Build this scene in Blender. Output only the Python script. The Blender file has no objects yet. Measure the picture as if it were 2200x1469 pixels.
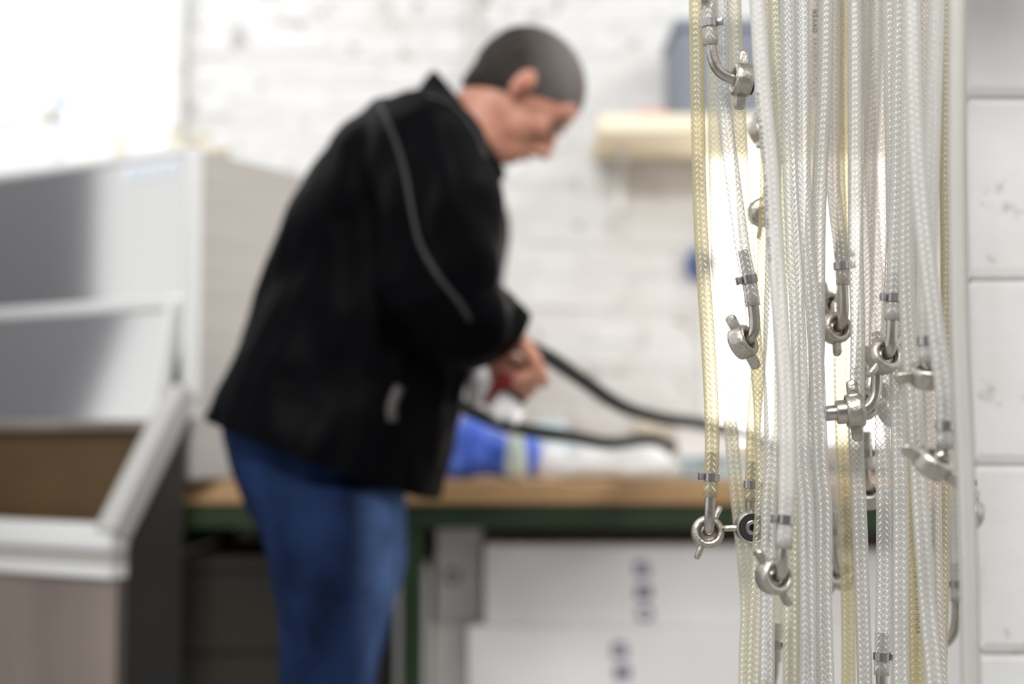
import bpy, bmesh, math, random
from mathutils import Vector, Matrix, noise
random.seed(7)
S = bpy.context.scene
COL = S.collection
V = Vector

# ------------------------------------------------------------------ camera
FPX = 2200 * 50 / 36.0
HORIZON = 950.0
CAMZ = 1.0
TH = math.atan((HORIZON - 734.5) / FPX)
cam_d = bpy.data.cameras.new('camera')
cam_d.lens = 50; cam_d.sensor_width = 36
cam_d.clip_start = 0.05; cam_d.clip_end = 60
cam_d.dof.use_dof = True
cam_d.dof.focus_distance = 1.215
cam_d.dof.aperture_fstop = 2.1
cam = bpy.data.objects.new('camera', cam_d)
cam.location = (0, 0, CAMZ)
cam.rotation_euler = (math.radians(90) + TH, 0, 0)
COL.objects.link(cam)
S.camera = cam

# ------------------------------------------------------------------ world, lights, exposure
S.view_settings.view_transform = 'Standard'
S.view_settings.look = 'None'
S.view_settings.gamma = 1.0
S.view_settings.use_curve_mapping = False
S.view_settings.exposure = 0.0
w = bpy.data.worlds.new('world'); S.world = w; w.use_nodes = True
bg = w.node_tree.nodes['Background']
bg.inputs[0].default_value = (0.985, 0.99, 1.0, 1)
bg.inputs[1].default_value = 0.95
S.cycles.transparent_max_bounces = 40
S.cycles.max_bounces = 10


def area(name, loc, target, size, size_y, power, color=(1, 1, 1)):
    d = bpy.data.lights.new(name, 'AREA'); d.shape = 'RECTANGLE'
    d.size = size; d.size_y = size_y; d.energy = power; d.color = color
    o = bpy.data.objects.new(name, d); COL.objects.link(o)
    o.location = loc
    o.rotation_euler = (V(target) - V(loc)).to_track_quat('-Z', 'Y').to_euler()
    return o


area('ceiling_lamp_bench', (-1.3, 2.75, 2.75), (-1.3, 3.2, 1.2), 1.4, 0.25, 11, (1, 0.99, 0.97))
area('fill_light_right', (1.25, 2.25, 2.5), (-0.1, 2.35, 0.8), 0.9, 0.25, 12, (1, 0.985, 0.96))  # unseen lamp added to brighten the man's front and the bench
area('fill_light_front', (-0.3, -0.5, 2.75), (0.25, 1.6, 0.7), 1.6, 0.35, 74, (1, 0.985, 0.965))  # unseen fill added to lift the fronts of hoses and cartons


def P(px, py, Y):
    a = (px - 1100) / FPX; b = -(py - 734.5) / FPX
    rx = a; ry = math.cos(TH) - b * math.sin(TH); rz = math.sin(TH) + b * math.cos(TH)
    t = Y / ry
    return V((rx * t, Y, CAMZ + rz * t))


# ------------------------------------------------------------------ materials
def nt(name):
    m = bpy.data.materials.new(name); m.use_nodes = True
    t = m.node_tree; b = t.nodes['Principled BSDF']
    return m, t, b


def mat(name, col, rough=0.6, metal=0.0, var=0.0, scale=20, bump=0.0, spec=0.5, stretch=None, col2=None, detail=4):
    m, t, b = nt(name)
    N, L = t.nodes, t.links
    b.inputs['Roughness'].default_value = rough
    b.inputs['Metallic'].default_value = metal
    b.inputs['Specular IOR Level'].default_value = spec
    c = (*col, 1)
    b.inputs['Base Color'].default_value = c
    if var or bump or col2:
        tc = N.new('ShaderNodeTexCoord'); mp = N.new('ShaderNodeMapping')
        if stretch: mp.inputs['Scale'].default_value = stretch
        nz = N.new('ShaderNodeTexNoise'); nz.inputs['Scale'].default_value = scale
        nz.inputs['Detail'].default_value = detail
        L.new(tc.outputs['Object'], mp.inputs[0]); L.new(mp.outputs[0], nz.inputs['Vector'])
        rp = N.new('ShaderNodeValToRGB')
        if col2 is None:
            rp.color_ramp.elements[0].color = (*[max(0, x * (1 - var)) for x in col], 1)
            rp.color_ramp.elements[1].color = (*[min(1, x * (1 + var)) for x in col], 1)
        else:
            rp.color_ramp.elements[0].color = (*col, 1); rp.color_ramp.elements[1].color = (*col2, 1)
        rp.color_ramp.elements[0].position = 0.32; rp.color_ramp.elements[1].position = 0.68
        L.new(nz.outputs['Fac'], rp.inputs[0]); L.new(rp.outputs[0], b.inputs['Base Color'])
        if bump:
            bp = N.new('ShaderNodeBump'); bp.inputs['Strength'].default_value = bump
            bp.inputs['Distance'].default_value = 0.01
            L.new(nz.outputs['Fac'], bp.inputs['Height']); L.new(bp.outputs[0], b.inputs['Normal'])
    return m


def emit(name, col, s):
    m, t, b = nt(name)
    b.inputs['Base Color'].default_value = (*col, 1)
    b.inputs['Emission Color'].default_value = (*col, 1)
    b.inputs['Emission Strength'].default_value = s
    return m


def painted(name, base=(0.86, 0.85, 0.83)):
    """white paint on masonry with dark pits and scuffs"""
    m, t, b = nt(name); N, L = t.nodes, t.links
    b.inputs['Roughness'].default_value = 0.55
    geo = N.new('ShaderNodeNewGeometry')
    n1 = N.new('ShaderNodeTexNoise'); n1.inputs['Scale'].default_value = 7; n1.inputs['Detail'].default_value = 6
    n2 = N.new('ShaderNodeTexNoise'); n2.inputs['Scale'].default_value = 19; n2.inputs['Detail'].default_value = 5
    L.new(geo.outputs['Position'], n1.inputs['Vector']); L.new(geo.outputs['Position'], n2.inputs['Vector'])
    r1 = N.new('ShaderNodeValToRGB')
    r1.color_ramp.elements[0].position = 0.3; r1.color_ramp.elements[0].color = (base[0] * .93, base[1] * .92, base[2] * .89, 1)
    r1.color_ramp.elements[1].position = 0.6; r1.color_ramp.elements[1].color = (*base, 1)
    r2 = N.new('ShaderNodeValToRGB')
    r2.color_ramp.elements[0].position = 0.31; r2.color_ramp.elements[0].color = (0.42, 0.38, 0.35, 1)
    r2.color_ramp.elements[1].position = 0.39; r2.color_ramp.elements[1].color = (1, 1, 1, 1)
    mx = N.new('ShaderNodeMix'); mx.data_type = 'RGBA'; mx.blend_type = 'MULTIPLY'
    mx.inputs['Factor'].default_value = 0.7
    L.new(n1.outputs['Fac'], r1.inputs[0]); L.new(n2.outputs['Fac'], r2.inputs[0])
    L.new(r1.outputs[0], mx.inputs['A']); L.new(r2.outputs[0], mx.inputs['B'])
    L.new(mx.outputs['Result'], b.inputs['Base Color'])
    bp = N.new('ShaderNodeBump'); bp.inputs['Strength'].default_value = 0.5; bp.inputs['Distance'].default_value = 0.006
    L.new(n2.outputs['Fac'], bp.inputs['Height']); L.new(bp.outputs[0], b.inputs['Normal'])
    return m


def hose_mat(name, col, clear, thread, trans, glint=0.62):
    """braided PVC: clear wall with a two-way helical textile braid (UV: u round, v metres along)"""
    m = bpy.data.materials.new(name); m.use_nodes = True
    t = m.node_tree; N, L = t.nodes, t.links
    N.remove(N['Principled BSDF'])
    out = N['Material Output']
    uv = N.new('ShaderNodeUVMap'); sp = N.new('ShaderNodeSeparateXYZ'); L.new(uv.outputs[0], sp.inputs[0])

    def mth(op, a, b=None):
        n = N.new('ShaderNodeMath'); n.operation = op
        for i, x in enumerate((a, b)):
            if x is None: continue
            if isinstance(x, (int, float)): n.inputs[i].default_value = x
            else: L.new(x, n.inputs[i])
        return n.outputs[0]
    un = mth('MULTIPLY', sp.outputs[0], 8.0)
    vp = mth('DIVIDE', sp.outputs[1], 0.0052)

    def fam(x):
        f = mth('FRACT', x); d = mth('ABSOLUTE', mth('SUBTRACT', f, 0.5))
        r = N.new('ShaderNodeMapRange'); r.interpolation_type = 'SMOOTHSTEP'
        L.new(d, r.inputs['Value'])
        r.inputs['From Min'].default_value = 0.05; r.inputs['From Max'].default_value = 0.13
        r.inputs['To Min'].default_value = 1; r.inputs['To Max'].default_value = 0
        return r.outputs[0]
    a = fam(mth('ADD', un, vp)); b_ = fam(mth('SUBTRACT', un, vp))
    th = mth('MAXIMUM', a, b_)
    # slight cloudiness along the length
    nz = N.new('ShaderNodeTexNoise'); nz.inputs['Scale'].default_value = 30
    geo = N.new('ShaderNodeNewGeometry'); L.new(geo.outputs['Position'], nz.inputs['Vector'])
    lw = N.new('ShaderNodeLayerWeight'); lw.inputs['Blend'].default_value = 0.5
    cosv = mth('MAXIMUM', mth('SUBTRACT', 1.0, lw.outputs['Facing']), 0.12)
    dens = mth('SUBTRACT', 1.0, mth('POWER', 1.0 - clear, mth('DIVIDE', 1.0, cosv)))   # Beer-Lambert through the wall
    fac = mth('ADD', mth('MULTIPLY', th, thread), mth('ADD', dens, mth('MULTIPLY', mth('SUBTRACT', nz.outputs['Fac'], 0.5), 0.12)))
    pr = N.new('ShaderNodeBsdfPrincipled')
    mixc = N.new('ShaderNodeMix'); mixc.data_type = 'RGBA'
    mixc.inputs['A'].default_value = (*col, 1)
    mixc.inputs['B'].default_value = (min(1, col[0] * .6 + .4), min(1, col[1] * .6 + .4), min(1, col[2] * .6 + .4), 1)
    L.new(th, mixc.inputs['Factor'])
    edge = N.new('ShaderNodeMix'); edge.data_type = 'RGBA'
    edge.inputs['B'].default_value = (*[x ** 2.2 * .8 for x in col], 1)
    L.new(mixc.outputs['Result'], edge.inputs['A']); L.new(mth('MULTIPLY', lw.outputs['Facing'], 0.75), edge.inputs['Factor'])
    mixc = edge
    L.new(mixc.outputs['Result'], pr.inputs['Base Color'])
    pr.inputs['Roughness'].default_value = 0.22
    pr.inputs['Specular IOR Level'].default_value = 0.6
    bp = N.new('ShaderNodeBump'); bp.inputs['Strength'].default_value = 0.8; bp.inputs['Distance'].default_value = 0.0009
    L.new(th, bp.inputs['Height']); L.new(bp.outputs[0], pr.inputs['Normal'])
    tl = N.new('ShaderNodeBsdfTranslucent'); L.new(mixc.outputs['Result'], tl.inputs['Color'])
    m1 = N.new('ShaderNodeMixShader'); m1.inputs[0].default_value = trans
    L.new(pr.outputs[0], m1.inputs[1]); L.new(tl.outputs[0], m1.inputs[2])
    # the textile strands catch the light along their own direction
    tg = N.new('ShaderNodeTangent'); tg.direction_type = 'UV_MAP'; tg.uv_map = 'UVMap'
    prev = m1
    for msk, rot in ((a, 0.375), (b_, 0.125)):
        gl = N.new('ShaderNodeBsdfAnisotropic'); gl.inputs['Roughness'].default_value = 0.42
        gl.inputs['Anisotropy'].default_value = 0.85; gl.inputs['Rotation'].default_value = rot
        gl.inputs['Color'].default_value = (0.95, 0.94, 0.90, 1)
        L.new(tg.outputs[0], gl.inputs['Tangent'])
        mx_ = N.new('ShaderNodeMixShader'); L.new(mth('MULTIPLY', msk, glint), mx_.inputs[0])
        L.new(prev.outputs[0], mx_.inputs[1]); L.new(gl.outputs[0], mx_.inputs[2]); prev = mx_
    m1 = prev
    tr = N.new('ShaderNodeBsdfTransparent'); tr.inputs['Color'].default_value = (*[0.5 + 0.5 * x for x in col], 1)
    m2 = N.new('ShaderNodeMixShader'); L.new(fac, m2.inputs[0])
    L.new(tr.outputs[0], m2.inputs[1]); L.new(m1.outputs[0], m2.inputs[2])
    L.new(m2.outputs[0], out.inputs['Surface'])
    return m


M = {
    'wall': painted('white_painted_brick', (0.72, 0.722, 0.722)),
    'mortar': painted('painted_mortar', (0.70, 0.702, 0.70)),
    'block': painted('white_painted_block', (0.80, 0.798, 0.80)),
    'plaster': mat('white_plaster', (0.88, 0.885, 0.89), 0.6, var=0.02, scale=5),
    'frontwall': mat('grey_wall_paint', (0.24, 0.24, 0.245), 0.7, var=0.1, scale=3),
    'floor': mat('grey_concrete', (0.34, 0.33, 0.32), 0.7, var=0.2, scale=6, bump=0.1),
    'wood': mat('beech_worktop', (0.46, 0.27, 0.12), 0.45, col2=(0.56, 0.35, 0.18), scale=4, stretch=(1, 8, 14)),
    'shelfwood': mat('pale_shelf_wood', (0.85, 0.76, 0.56), 0.5, col2=(0.9, 0.83, 0.66), scale=4, stretch=(1, 8, 14)),
    'green': mat('green_steel_paint', (0.018, 0.040, 0.013), 0.45, var=0.15, scale=12),
    'steel': mat('brushed_stainless', (0.82, 0.815, 0.80), 0.12, 1.0, var=0.03, scale=3, stretch=(60, 60, 1)),
    'steel_side': mat('satin_stainless', (0.50, 0.475, 0.45), 0.5, 0.5, var=0.05, scale=3, stretch=(1, 1, 30)),
    'trimsteel': mat('bright_trim', (0.85, 0.85, 0.84), 0.35, 0.6),
    'railsteel': mat('grey_rail_steel', (0.46, 0.455, 0.44), 0.45, 0.3),
    'binfront': mat('dull_bin_panel', (0.25, 0.205, 0.18), 0.5, 0.3, var=0.2, scale=5, stretch=(1, 1, 0.3)),
    'binside_shade': mat('shaded_bin_side', (0.018, 0.015, 0.012), 0.6, var=0.2, scale=5),  # bin side darkened in its colour to stand for shadow
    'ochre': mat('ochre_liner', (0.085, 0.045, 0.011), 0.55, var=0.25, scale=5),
    'plate': mat('pale_blue_plate', (0.78, 0.81, 0.84), 0.5),
    'nickel': mat('satin_nickel', (0.52, 0.485, 0.445), 0.26, 1.0, var=0.10, scale=160, bump=0.04),
    'cast': mat('cast_nickel', (0.52, 0.485, 0.435), 0.36, 1.0, var=0.12, scale=300, bump=0.12),
    'clamp': mat('stainless_clamp', (0.48, 0.46, 0.455), 0.25, 1.0),
    'rubber': mat('black_rubber', (0.012, 0.012, 0.013), 0.5),
    'blackhose': mat('black_insulated_hose', (0.022, 0.024, 0.022), 0.75, var=0.2, scale=60),
    'jacket': mat('black_softshell', (0.0009, 0.0010, 0.0016), 0.5, var=0.3, scale=14, bump=0.05, spec=0.035),
    'collar': mat('black_collar_fleece', (0.0035, 0.004, 0.004), 0.9, spec=0.1),
    'piping': mat('grey_piping', (0.006, 0.0058, 0.0062), 0.6),
    'zip': mat('zip_tape', (0.05, 0.044, 0.042), 0.5),
    'skin': mat('skin', (0.54, 0.25, 0.17), 0.5, var=0.12, scale=22),
    'lips': mat('lips', (0.45, 0.17, 0.14), 0.45),
    'earred': mat('inner_ear', (0.34, 0.10, 0.07), 0.6),
    'eye': mat('dark_eye', (0.03, 0.02, 0.015), 0.3),
    'brow': mat('grey_brow', (0.14, 0.10, 0.08), 0.8),
    'shoe': mat('dark_leather', (0.03, 0.022, 0.018), 0.5),
    'denim': mat('blue_denim', (0.004, 0.008, 0.024), 0.85, spec=0.06, col2=(0.014, 0.030, 0.088), scale=9, stretch=(1, 1, .6), bump=0.08),
    'red': mat('red_plastic', (0.42, 0.02, 0.015), 0.4),
    'white': mat('white_plastic', (0.85, 0.85, 0.86), 0.4),
    'paper': mat('white_paper', (0.88, 0.88, 0.86), 0.7, var=0.04, scale=10),
    'bluebag': mat('blue_plastic_film', (0.03, 0.09, 0.62), 0.4, col2=(0.10, 0.22, 0.85), scale=30),
    'palegreen': mat('pale_green_plastic', (0.62, 0.70, 0.62), 0.5),
    'paleblue': mat('pale_blue_card', (0.55, 0.68, 0.74), 0.6),
    'beige': mat('beige_card', (0.68, 0.63, 0.52), 0.7),
    'carton': mat('grey_white_carton', (0.88, 0.86, 0.85), 0.75, var=0.04, scale=5),
    'carton2': mat('warm_grey_carton', (0.70, 0.68, 0.66), 0.75, var=0.06, scale=5),
    'ink': mat('blue_grey_ink', (0.14, 0.15, 0.24), 0.7),
    'hoseink': mat('black_hose_print', (0.02, 0.02, 0.02), 0.6),
    'hoseinkgrey': mat('faded_hose_print', (0.13, 0.12, 0.10), 0.6),
    'navy': mat('blue_grey_plastic', (0.20, 0.22, 0.27), 0.5),
    'bluetape': mat('blue_plastic', (0.04, 0.09, 0.26), 0.45),
    'cream': mat('cream_plastic', (0.72, 0.69, 0.58), 0.5),
    'brass': mat('aged_brass', (0.42, 0.36, 0.22), 0.45, 0.6),
    'greypipe': mat('grey_pipe', (0.60, 0.60, 0.57), 0.5),
    'glassblue': mat('pale_blue_valve', (0.60, 0.66, 0.76), 0.3),
    'dark': mat('dark_grey_metal', (0.13, 0.133, 0.15), 0.5),
    'shade_brown': mat('dark_brown_shade', (0.030, 0.025, 0.018), 0.7, var=0.3, scale=4),
    'pane': emit('frosted_daylight_pane', (1.0, 0.985, 0.96), 3.2),
    'fixture': mat('white_lamp_housing', (0.8, 0.8, 0.78), 0.4),
}
HM = {
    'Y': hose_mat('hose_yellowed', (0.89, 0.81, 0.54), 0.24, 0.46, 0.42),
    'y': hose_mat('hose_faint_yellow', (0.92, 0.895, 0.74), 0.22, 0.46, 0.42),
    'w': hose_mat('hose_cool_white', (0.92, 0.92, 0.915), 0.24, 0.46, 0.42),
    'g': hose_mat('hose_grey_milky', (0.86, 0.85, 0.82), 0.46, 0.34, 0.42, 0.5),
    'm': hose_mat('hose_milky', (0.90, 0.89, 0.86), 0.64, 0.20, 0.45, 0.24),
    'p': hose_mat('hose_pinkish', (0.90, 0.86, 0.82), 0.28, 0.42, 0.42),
    's': hose_mat('hose_milky_shaded', (0.66, 0.645, 0.60), 0.75, 0.12, 0.3, 0.15),  # milky hose greyed in its colour to stand for shade
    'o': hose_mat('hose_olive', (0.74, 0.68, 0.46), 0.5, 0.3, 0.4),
}


# ------------------------------------------------------------------ mesh helpers
def link(name, me, m, parent=None):
    o = bpy.data.objects.new(name, me); COL.objects.link(o)
    if m is not None and not me.materials: me.materials.append(m)
    if parent is not None: o.parent = parent
    return o


def mesh(name, verts, faces, m, parent=None, smooth=False, sharp=None):
    me = bpy.data.meshes.new(name)
    me.from_pydata([tuple(v) for v in verts], [], faces); me.update()
    if smooth:
        me.polygons.foreach_set('use_smooth', [True] * len(me.polygons))
        if sharp: me.set_sharp_from_angle(angle=math.radians(sharp))
    return link(name, me, m, parent)


def tag(o, label=None, cat=None, group=None, kind=None):
    if label: o['label'] = label
    if cat: o['category'] = cat
    if group: o['group'] = group
    if kind: o['kind'] = kind
    return o


def empty(name, loc, label, cat, group=None):
    o = bpy.data.objects.new(name, None); COL.objects.link(o); o.empty_display_size = 0.05
    o.location = loc
    return tag(o, label, cat, group)


def world_of(q):
    b = Matrix.Translation(q.location)
    return b if q.parent is None else world_of(q.parent) @ q.matrix_parent_inverse @ b


def pchild(o, root):
    """parent o (modelled in world space) to root, keeping it in place"""
    o.parent = root
    o.matrix_parent_inverse = world_of(root).inverted()
    return o


def boxv(c, ax, ay, az, bev=0.0):
    """bevelled box: centre and three half vectors -> verts, faces"""
    bm = bmesh.new(); bmesh.ops.create_cube(bm, size=2)
    lx, ly, lz = ax.length, ay.length, az.length
    for v in bm.verts: v.co = V((v.co.x * lx, v.co.y * ly, v.co.z * lz))
    if bev:
        bmesh.ops.bevel(bm, geom=list(bm.edges), offset=min(bev, lx * .9, ly * .9, lz * .9), segments=2, affect='EDGES', profile=0.5)
    ux, uy, uz = ax.normalized(), ay.normalized(), az.normalized()
    bm.verts.index_update()
    vs = [c + ux * v.co.x + uy * v.co.y + uz * v.co.z for v in bm.verts]
    fs = [[v.index for v in f.verts] for f in bm.faces]
    bm.free()
    return vs, fs


def box(name, x0, x1, y0, y1, z0, z1, m, parent=None, bev=0.004):
    c = V(((x0 + x1) / 2, (y0 + y1) / 2, (z0 + z1) / 2))
    vs, fs = boxv(c, V((abs(x1 - x0) / 2, 0, 0)), V((0, abs(y1 - y0) / 2, 0)), V((0, 0, abs(z1 - z0) / 2)), bev)
    o = mesh(name, vs, fs, m)
    if parent is not None: pchild(o, parent)
    return o


def join(parts):
    vs, fs = [], []
    for v, f in parts:
        k = len(vs); vs += list(v); fs += [[i + k for i in q] for q in f]
    return vs, fs


def frames(pts):
    """parallel frames, reference normal towards the camera (-Y)"""
    n = len(pts); out = []
    prev = None
    for i in range(n):
        t = (pts[min(i + 1, n - 1)] - pts[max(i - 1, 0)]).normalized()
        r = prev if prev is not None else V((0, -1, 0))
        nn = r - t * r.dot(t)
        if nn.length < 1e-4: nn = V((1, 0, 0)) - t * t.x
        nn.normalize(); prev = nn
        out.append((t, nn, nn.cross(t)))
    return out


def sweep(pts, rad, n=14, caps=True, flat=1.0):
    fr = frames(pts); vs, fs = [], []
    if not isinstance(rad, (list, tuple)): rad = [rad] * len(pts)
    for p, r, (t, a, b) in zip(pts, rad, fr):
        for k in range(n):
            q = 2 * math.pi * k / n
            vs.append(p + a * (r * math.cos(q) * flat) + b * (r * math.sin(q)))
    for i in range(len(pts) - 1):
        for k in range(n):
            k2 = (k + 1) % n
            fs.append([i * n + k, i * n + k2, (i + 1) * n + k2, (i + 1) * n + k])
    if caps:
        fs.append(list(range(n))[::-1]); fs.append([(len(pts) - 1) * n + k for k in range(n)])
    return vs, fs


def catmull(pts, step):
    out = []
    n = len(pts)
    for i in range(n - 1):
        p0 = pts[i - 1] if i else pts[0] * 2 - pts[1]
        p1, p2 = pts[i], pts[i + 1]
        p3 = pts[i + 2] if i + 2 < n else pts[-1] * 2 - pts[-2]
        m = max(2, int((p2 - p1).length / step))
        for k in range(m):
            t = k / m
            out.append(0.5 * ((2 * p1) + (p2 - p0) * t + (2 * p0 - 5 * p1 + 4 * p2 - p3) * t * t + (3 * p1 - p0 - 3 * p2 + p3) * t ** 3))
    out.append(pts[-1])
    return out


def lathe(c, axis, prof, n=28, closed=False):
    """prof: list of (radius, along)"""
    a = axis.normalized()
    x = V((0, 0, 1)) - a * a.z
    if x.length < 0.1: x = V((1, 0, 0)) - a * a.x
    x.normalize(); y = a.cross(x)
    vs, fs = [], []
    for r, h in prof:
        for k in range(n):
            q = 2 * math.pi * k / n
            vs.append(c + a * h + (x * math.cos(q) + y * math.sin(q)) * r)
    m = len(prof)
    for i in range(m if closed else m - 1):
        j = (i + 1) % m
        for k in range(n):
            k2 = (k + 1) % n
            fs.append([i * n + k, i * n + k2, j * n + k2, j * n + k])
    if not closed:
        if prof[0][0] > 1e-5: fs.append(list(range(n))[::-1])
        if prof[-1][0] > 1e-5: fs.append([(m - 1) * n + k for k in range(n)])
    return vs, fs


def ellipsoid(c, ax, ay, az, nu=24, nv=14):
    vs, fs = [c + az], []
    for i in range(1, nv):
        t = math.pi * i / nv
        for k in range(nu):
            q = 2 * math.pi * k / nu
            vs.append(c + az * math.cos(t) + (ax * math.cos(q) + ay * math.sin(q)) * math.sin(t))
    vs.append(c - az)
    for k in range(nu):
        fs.append([0, 1 + k, 1 + (k + 1) % nu])
    for i in range(nv - 2):
        for k in range(nu):
            a = 1 + i * nu + k; b = 1 + i * nu + (k + 1) % nu
            fs.append([a, a + nu, b + nu, b])
    last = len(vs) - 1; s = 1 + (nv - 2) * nu
    for k in range(nu):
        fs.append([last, s + (k + 1) % nu, s + k])
    return vs, fs


def loft(secs, n=28, power=2.3):
    """secs: (back point, front point, half width across) -> closed tube of super-ellipses; width runs along world Y"""
    vs, fs = [], []
    for bk, fr_, wd in secs:
        c = (bk + fr_) / 2; a = (fr_ - bk) / 2; b = V((0, wd, 0))
        for k in range(n):
            q = 2 * math.pi * k / n
            cs, sn = math.cos(q), math.sin(q)
            vs.append(c + a * (math.copysign(abs(cs) ** (2 / power), cs)) + b * (math.copysign(abs(sn) ** (2 / power), sn)))
    for i in range(len(secs) - 1):
        for k in range(n):
            k2 = (k + 1) % n
            fs.append([i * n + k, i * n + k2, (i + 1) * n + k2, (i + 1) * n + k])
    fs.append(list(range(n))[::-1]); fs.append([(len(secs) - 1) * n + k for k in range(n)])
    return vs, fs


def remesh(parts, voxel, smooth_it=4, fac=0.5, wrinkle=None, cut=None):
    """union of closed shapes as one continuous surface"""
    objs = []
    bm = bmesh.new()
    for v, f in parts:
        b2 = bmesh.new()
        vv = [b2.verts.new(x) for x in v]
        for q in f:
            try: b2.faces.new([vv[i] for i in q])
            except ValueError: pass
        bmesh.ops.recalc_face_normals(b2, faces=b2.faces)
        me = bpy.data.meshes.new('t'); b2.to_mesh(me); b2.free(); bm.from_mesh(me); bpy.data.meshes.remove(me)
    me = bpy.data.meshes.new('tmp'); bm.to_mesh(me); bm.free()
    o = bpy.data.objects.new('tmp', me); COL.objects.link(o)
    r = o.modifiers.new('r', 'REMESH'); r.mode = 'VOXEL'; r.voxel_size = voxel
    if smooth_it:
        s = o.modifiers.new('s', 'SMOOTH'); s.factor = fac; s.iterations = smooth_it
    dg = bpy.context.evaluated_depsgraph_get()
    res = bpy.data.meshes.new_from_object(o.evaluated_get(dg))
    bpy.data.objects.remove(o); bpy.data.meshes.remove(me)
    if wrinkle:
        amp, sc = wrinkle
        cos = [v.co.copy() for v in res.vertices]; nos = [v.normal.copy() for v in res.vertices]
        flat_ = []
        for c_, n_ in zip(cos, nos):
            p = V((c_.x * sc, c_.y * sc, c_.z * sc * 0.6))
            flat_ += list(c_ + n_ * (amp * (noise.noise(p) + 0.5 * noise.noise(p * 2.3))))
        res.vertices.foreach_set('co', flat_); res.update()
    if cut:
        b2 = bmesh.new(); b2.from_mesh(res)
        for co, no in cut:
            bmesh.ops.bisect_plane(b2, geom=b2.verts[:] + b2.edges[:] + b2.faces[:], plane_co=co, plane_no=no, clear_outer=True)
        b2.to_mesh(res); b2.free()
    res.polygons.foreach_set('use_smooth', [True] * len(res.polygons))
    res.materials.clear()
    return res


# ------------------------------------------------------------------ the setting
WY = 3.55
fl = box('floor', -5, 5, -3, 5, -0.1, 0, M['floor'], bev=0); tag(fl, kind='structure')
wf = box('wall_front_unseen', -3.2, 3.0, -1.95, -1.75, 0, 2.5, M['frontwall'], bev=0); tag(wf, kind='structure')  # unseen wall added behind the camera to darken reflections in the metal
XPIPE = P(391, 100, WY).x
WX0, WX1 = P(1524, 600, WY).x, P(1905, 600, WY).x
WZ0, WZ1 = P(1700, 948, WY).z, P(1700, 312, WY).z
wb = box('wall_back', XPIPE, 3.0, WY + 0.0035, WY + 0.25, 0, 3.2, M['mortar'], bev=0); tag(wb, kind='structure')
wl = box('wall_left', -3.2, XPIPE, WY - 0.01, WY + 0.25, 0, 3.2, M['plaster'], bev=0); tag(wl, kind='structure')
bv, bf = boxv(V((0, 0, 0)), V((0.1215, 0, 0)), V((0, 0.03, 0)), V((0, 0, 0.0365)), 0.007)
brick_me = []
for q in range(4):
    me = bpy.data.meshes.new('brick')
    me.from_pydata([tuple(v + V((random.uniform(-1, 1), random.uniform(-1, 1), random.uniform(-1, 1))) * 0.0035) for v in bv], [], bf)
    me.materials.append(M['wall']); brick_me.append(me)
nb = 0
zc = 0.80
row = 0
while zc < 2.35 and nb < 295:
    x = XPIPE + 0.13 + (0.125 if row % 2 else 0)
    if row % 2:
        o = bpy.data.objects.new('brick', random.choice(brick_me)); COL.objects.link(o); o.parent = wb
        o.location = (XPIPE + 0.065, WY + 0.03 + random.uniform(-.004, .004), zc); o.scale = (0.5, 1, 1)
        o.matrix_parent_inverse = Matrix.Identity(4); nb += 1
        x += 0.0
    while x < 1.75:
        if WX0 - .03 < x < WX1 + .03 and WZ0 < zc < WZ1: x += .25; continue
        o = bpy.data.objects.new('brick', random.choice(brick_me)); COL.objects.link(o); o.parent = wb
        o.location = (x, WY + 0.03 + random.uniform(-.0015, .0025), zc + random.uniform(-.001, .001)); nb += 1
        x += 0.25
    zc += 0.081; row += 1

# partition wall of painted blocks beside the hoses
PX = P(2090, 700, 1.55).x
pw = box('wall_right', PX + 0.006, 2.2, 1.562, 1.60, 0, 3.0, M['block'], bev=0); tag(pw, kind='structure')
kv, kf = boxv(V((0, 0, 0)), V((0.2005, 0, 0)), V((0, 0.03, 0)), V((0, 0, 0.0997)), 0.008)
block_me = []
for q in range(3):
    me = bpy.data.meshes.new('block')
    me.from_pydata([tuple(v + V((random.uniform(-1, 1), random.uniform(-.6, .6), random.uniform(-1, 1))) * 0.003) for v in kv], [], kf)
    me.materials.append(M['block']); block_me.append(me)
z0 = P(2130, 205, 1.55).z
rows = [z0 + 0.1015 + 0.203 * k for k in range(-7, 5)]
for r_, z in enumerate(rows):
    if z < 0.1: continue
    x = PX + 0.2 - (0.2 if r_ % 2 else 0)
    while x < 2.1:
        if x < PX + 0.1:
            o = bpy.data.objects.new('block', block_me[0]); o.scale = (0.5, 1, 1); o.location = (PX + 0.1, 1.583, z)
        else:
            o = bpy.data.objects.new('block', random.choice(block_me)); o.location = (x, 1.583 + random.uniform(-.001, .002), z)
        COL.objects.link(o); o.parent = pw
        x += 0.403

# pipes on the back wall
def wallpipe(px, y0, label, r, m, yy):
    a = P(px, 100, yy); pts = [V((a.x, yy, 3.0)), V((a.x, yy, 2.0)), V((a.x, yy, y0))]
    root = empty('wall_pipe', (a.x, yy, y0), label, 'pipe')
    v, f = sweep(pts, r, 14); pchild(mesh('pipe', v, f, m, smooth=True, sharp=50), root)
    for z in (2.6, 1.95, 1.6):
        if z < y0: continue
        v, f = lathe(V((a.x, yy, z - 0.012)), V((0, 0, 1)), [(r + .001, 0), (r + .004, .002), (r + .004, .022), (r + .001, .024)], 16)
        pchild(mesh('pipe_clip', v, f, M['greypipe'], smooth=True, sharp=40), root)
wallpipe(391, 0.95, 'thin vertical grey pipe on the wall above the ice machine', 0.012, M['greypipe'], WY - 0.022)
wallpipe(1015, 1.0, 'vertical grey conduit on the brick wall behind the man', 0.012, M['greypipe'], WY - 0.014)

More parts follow.
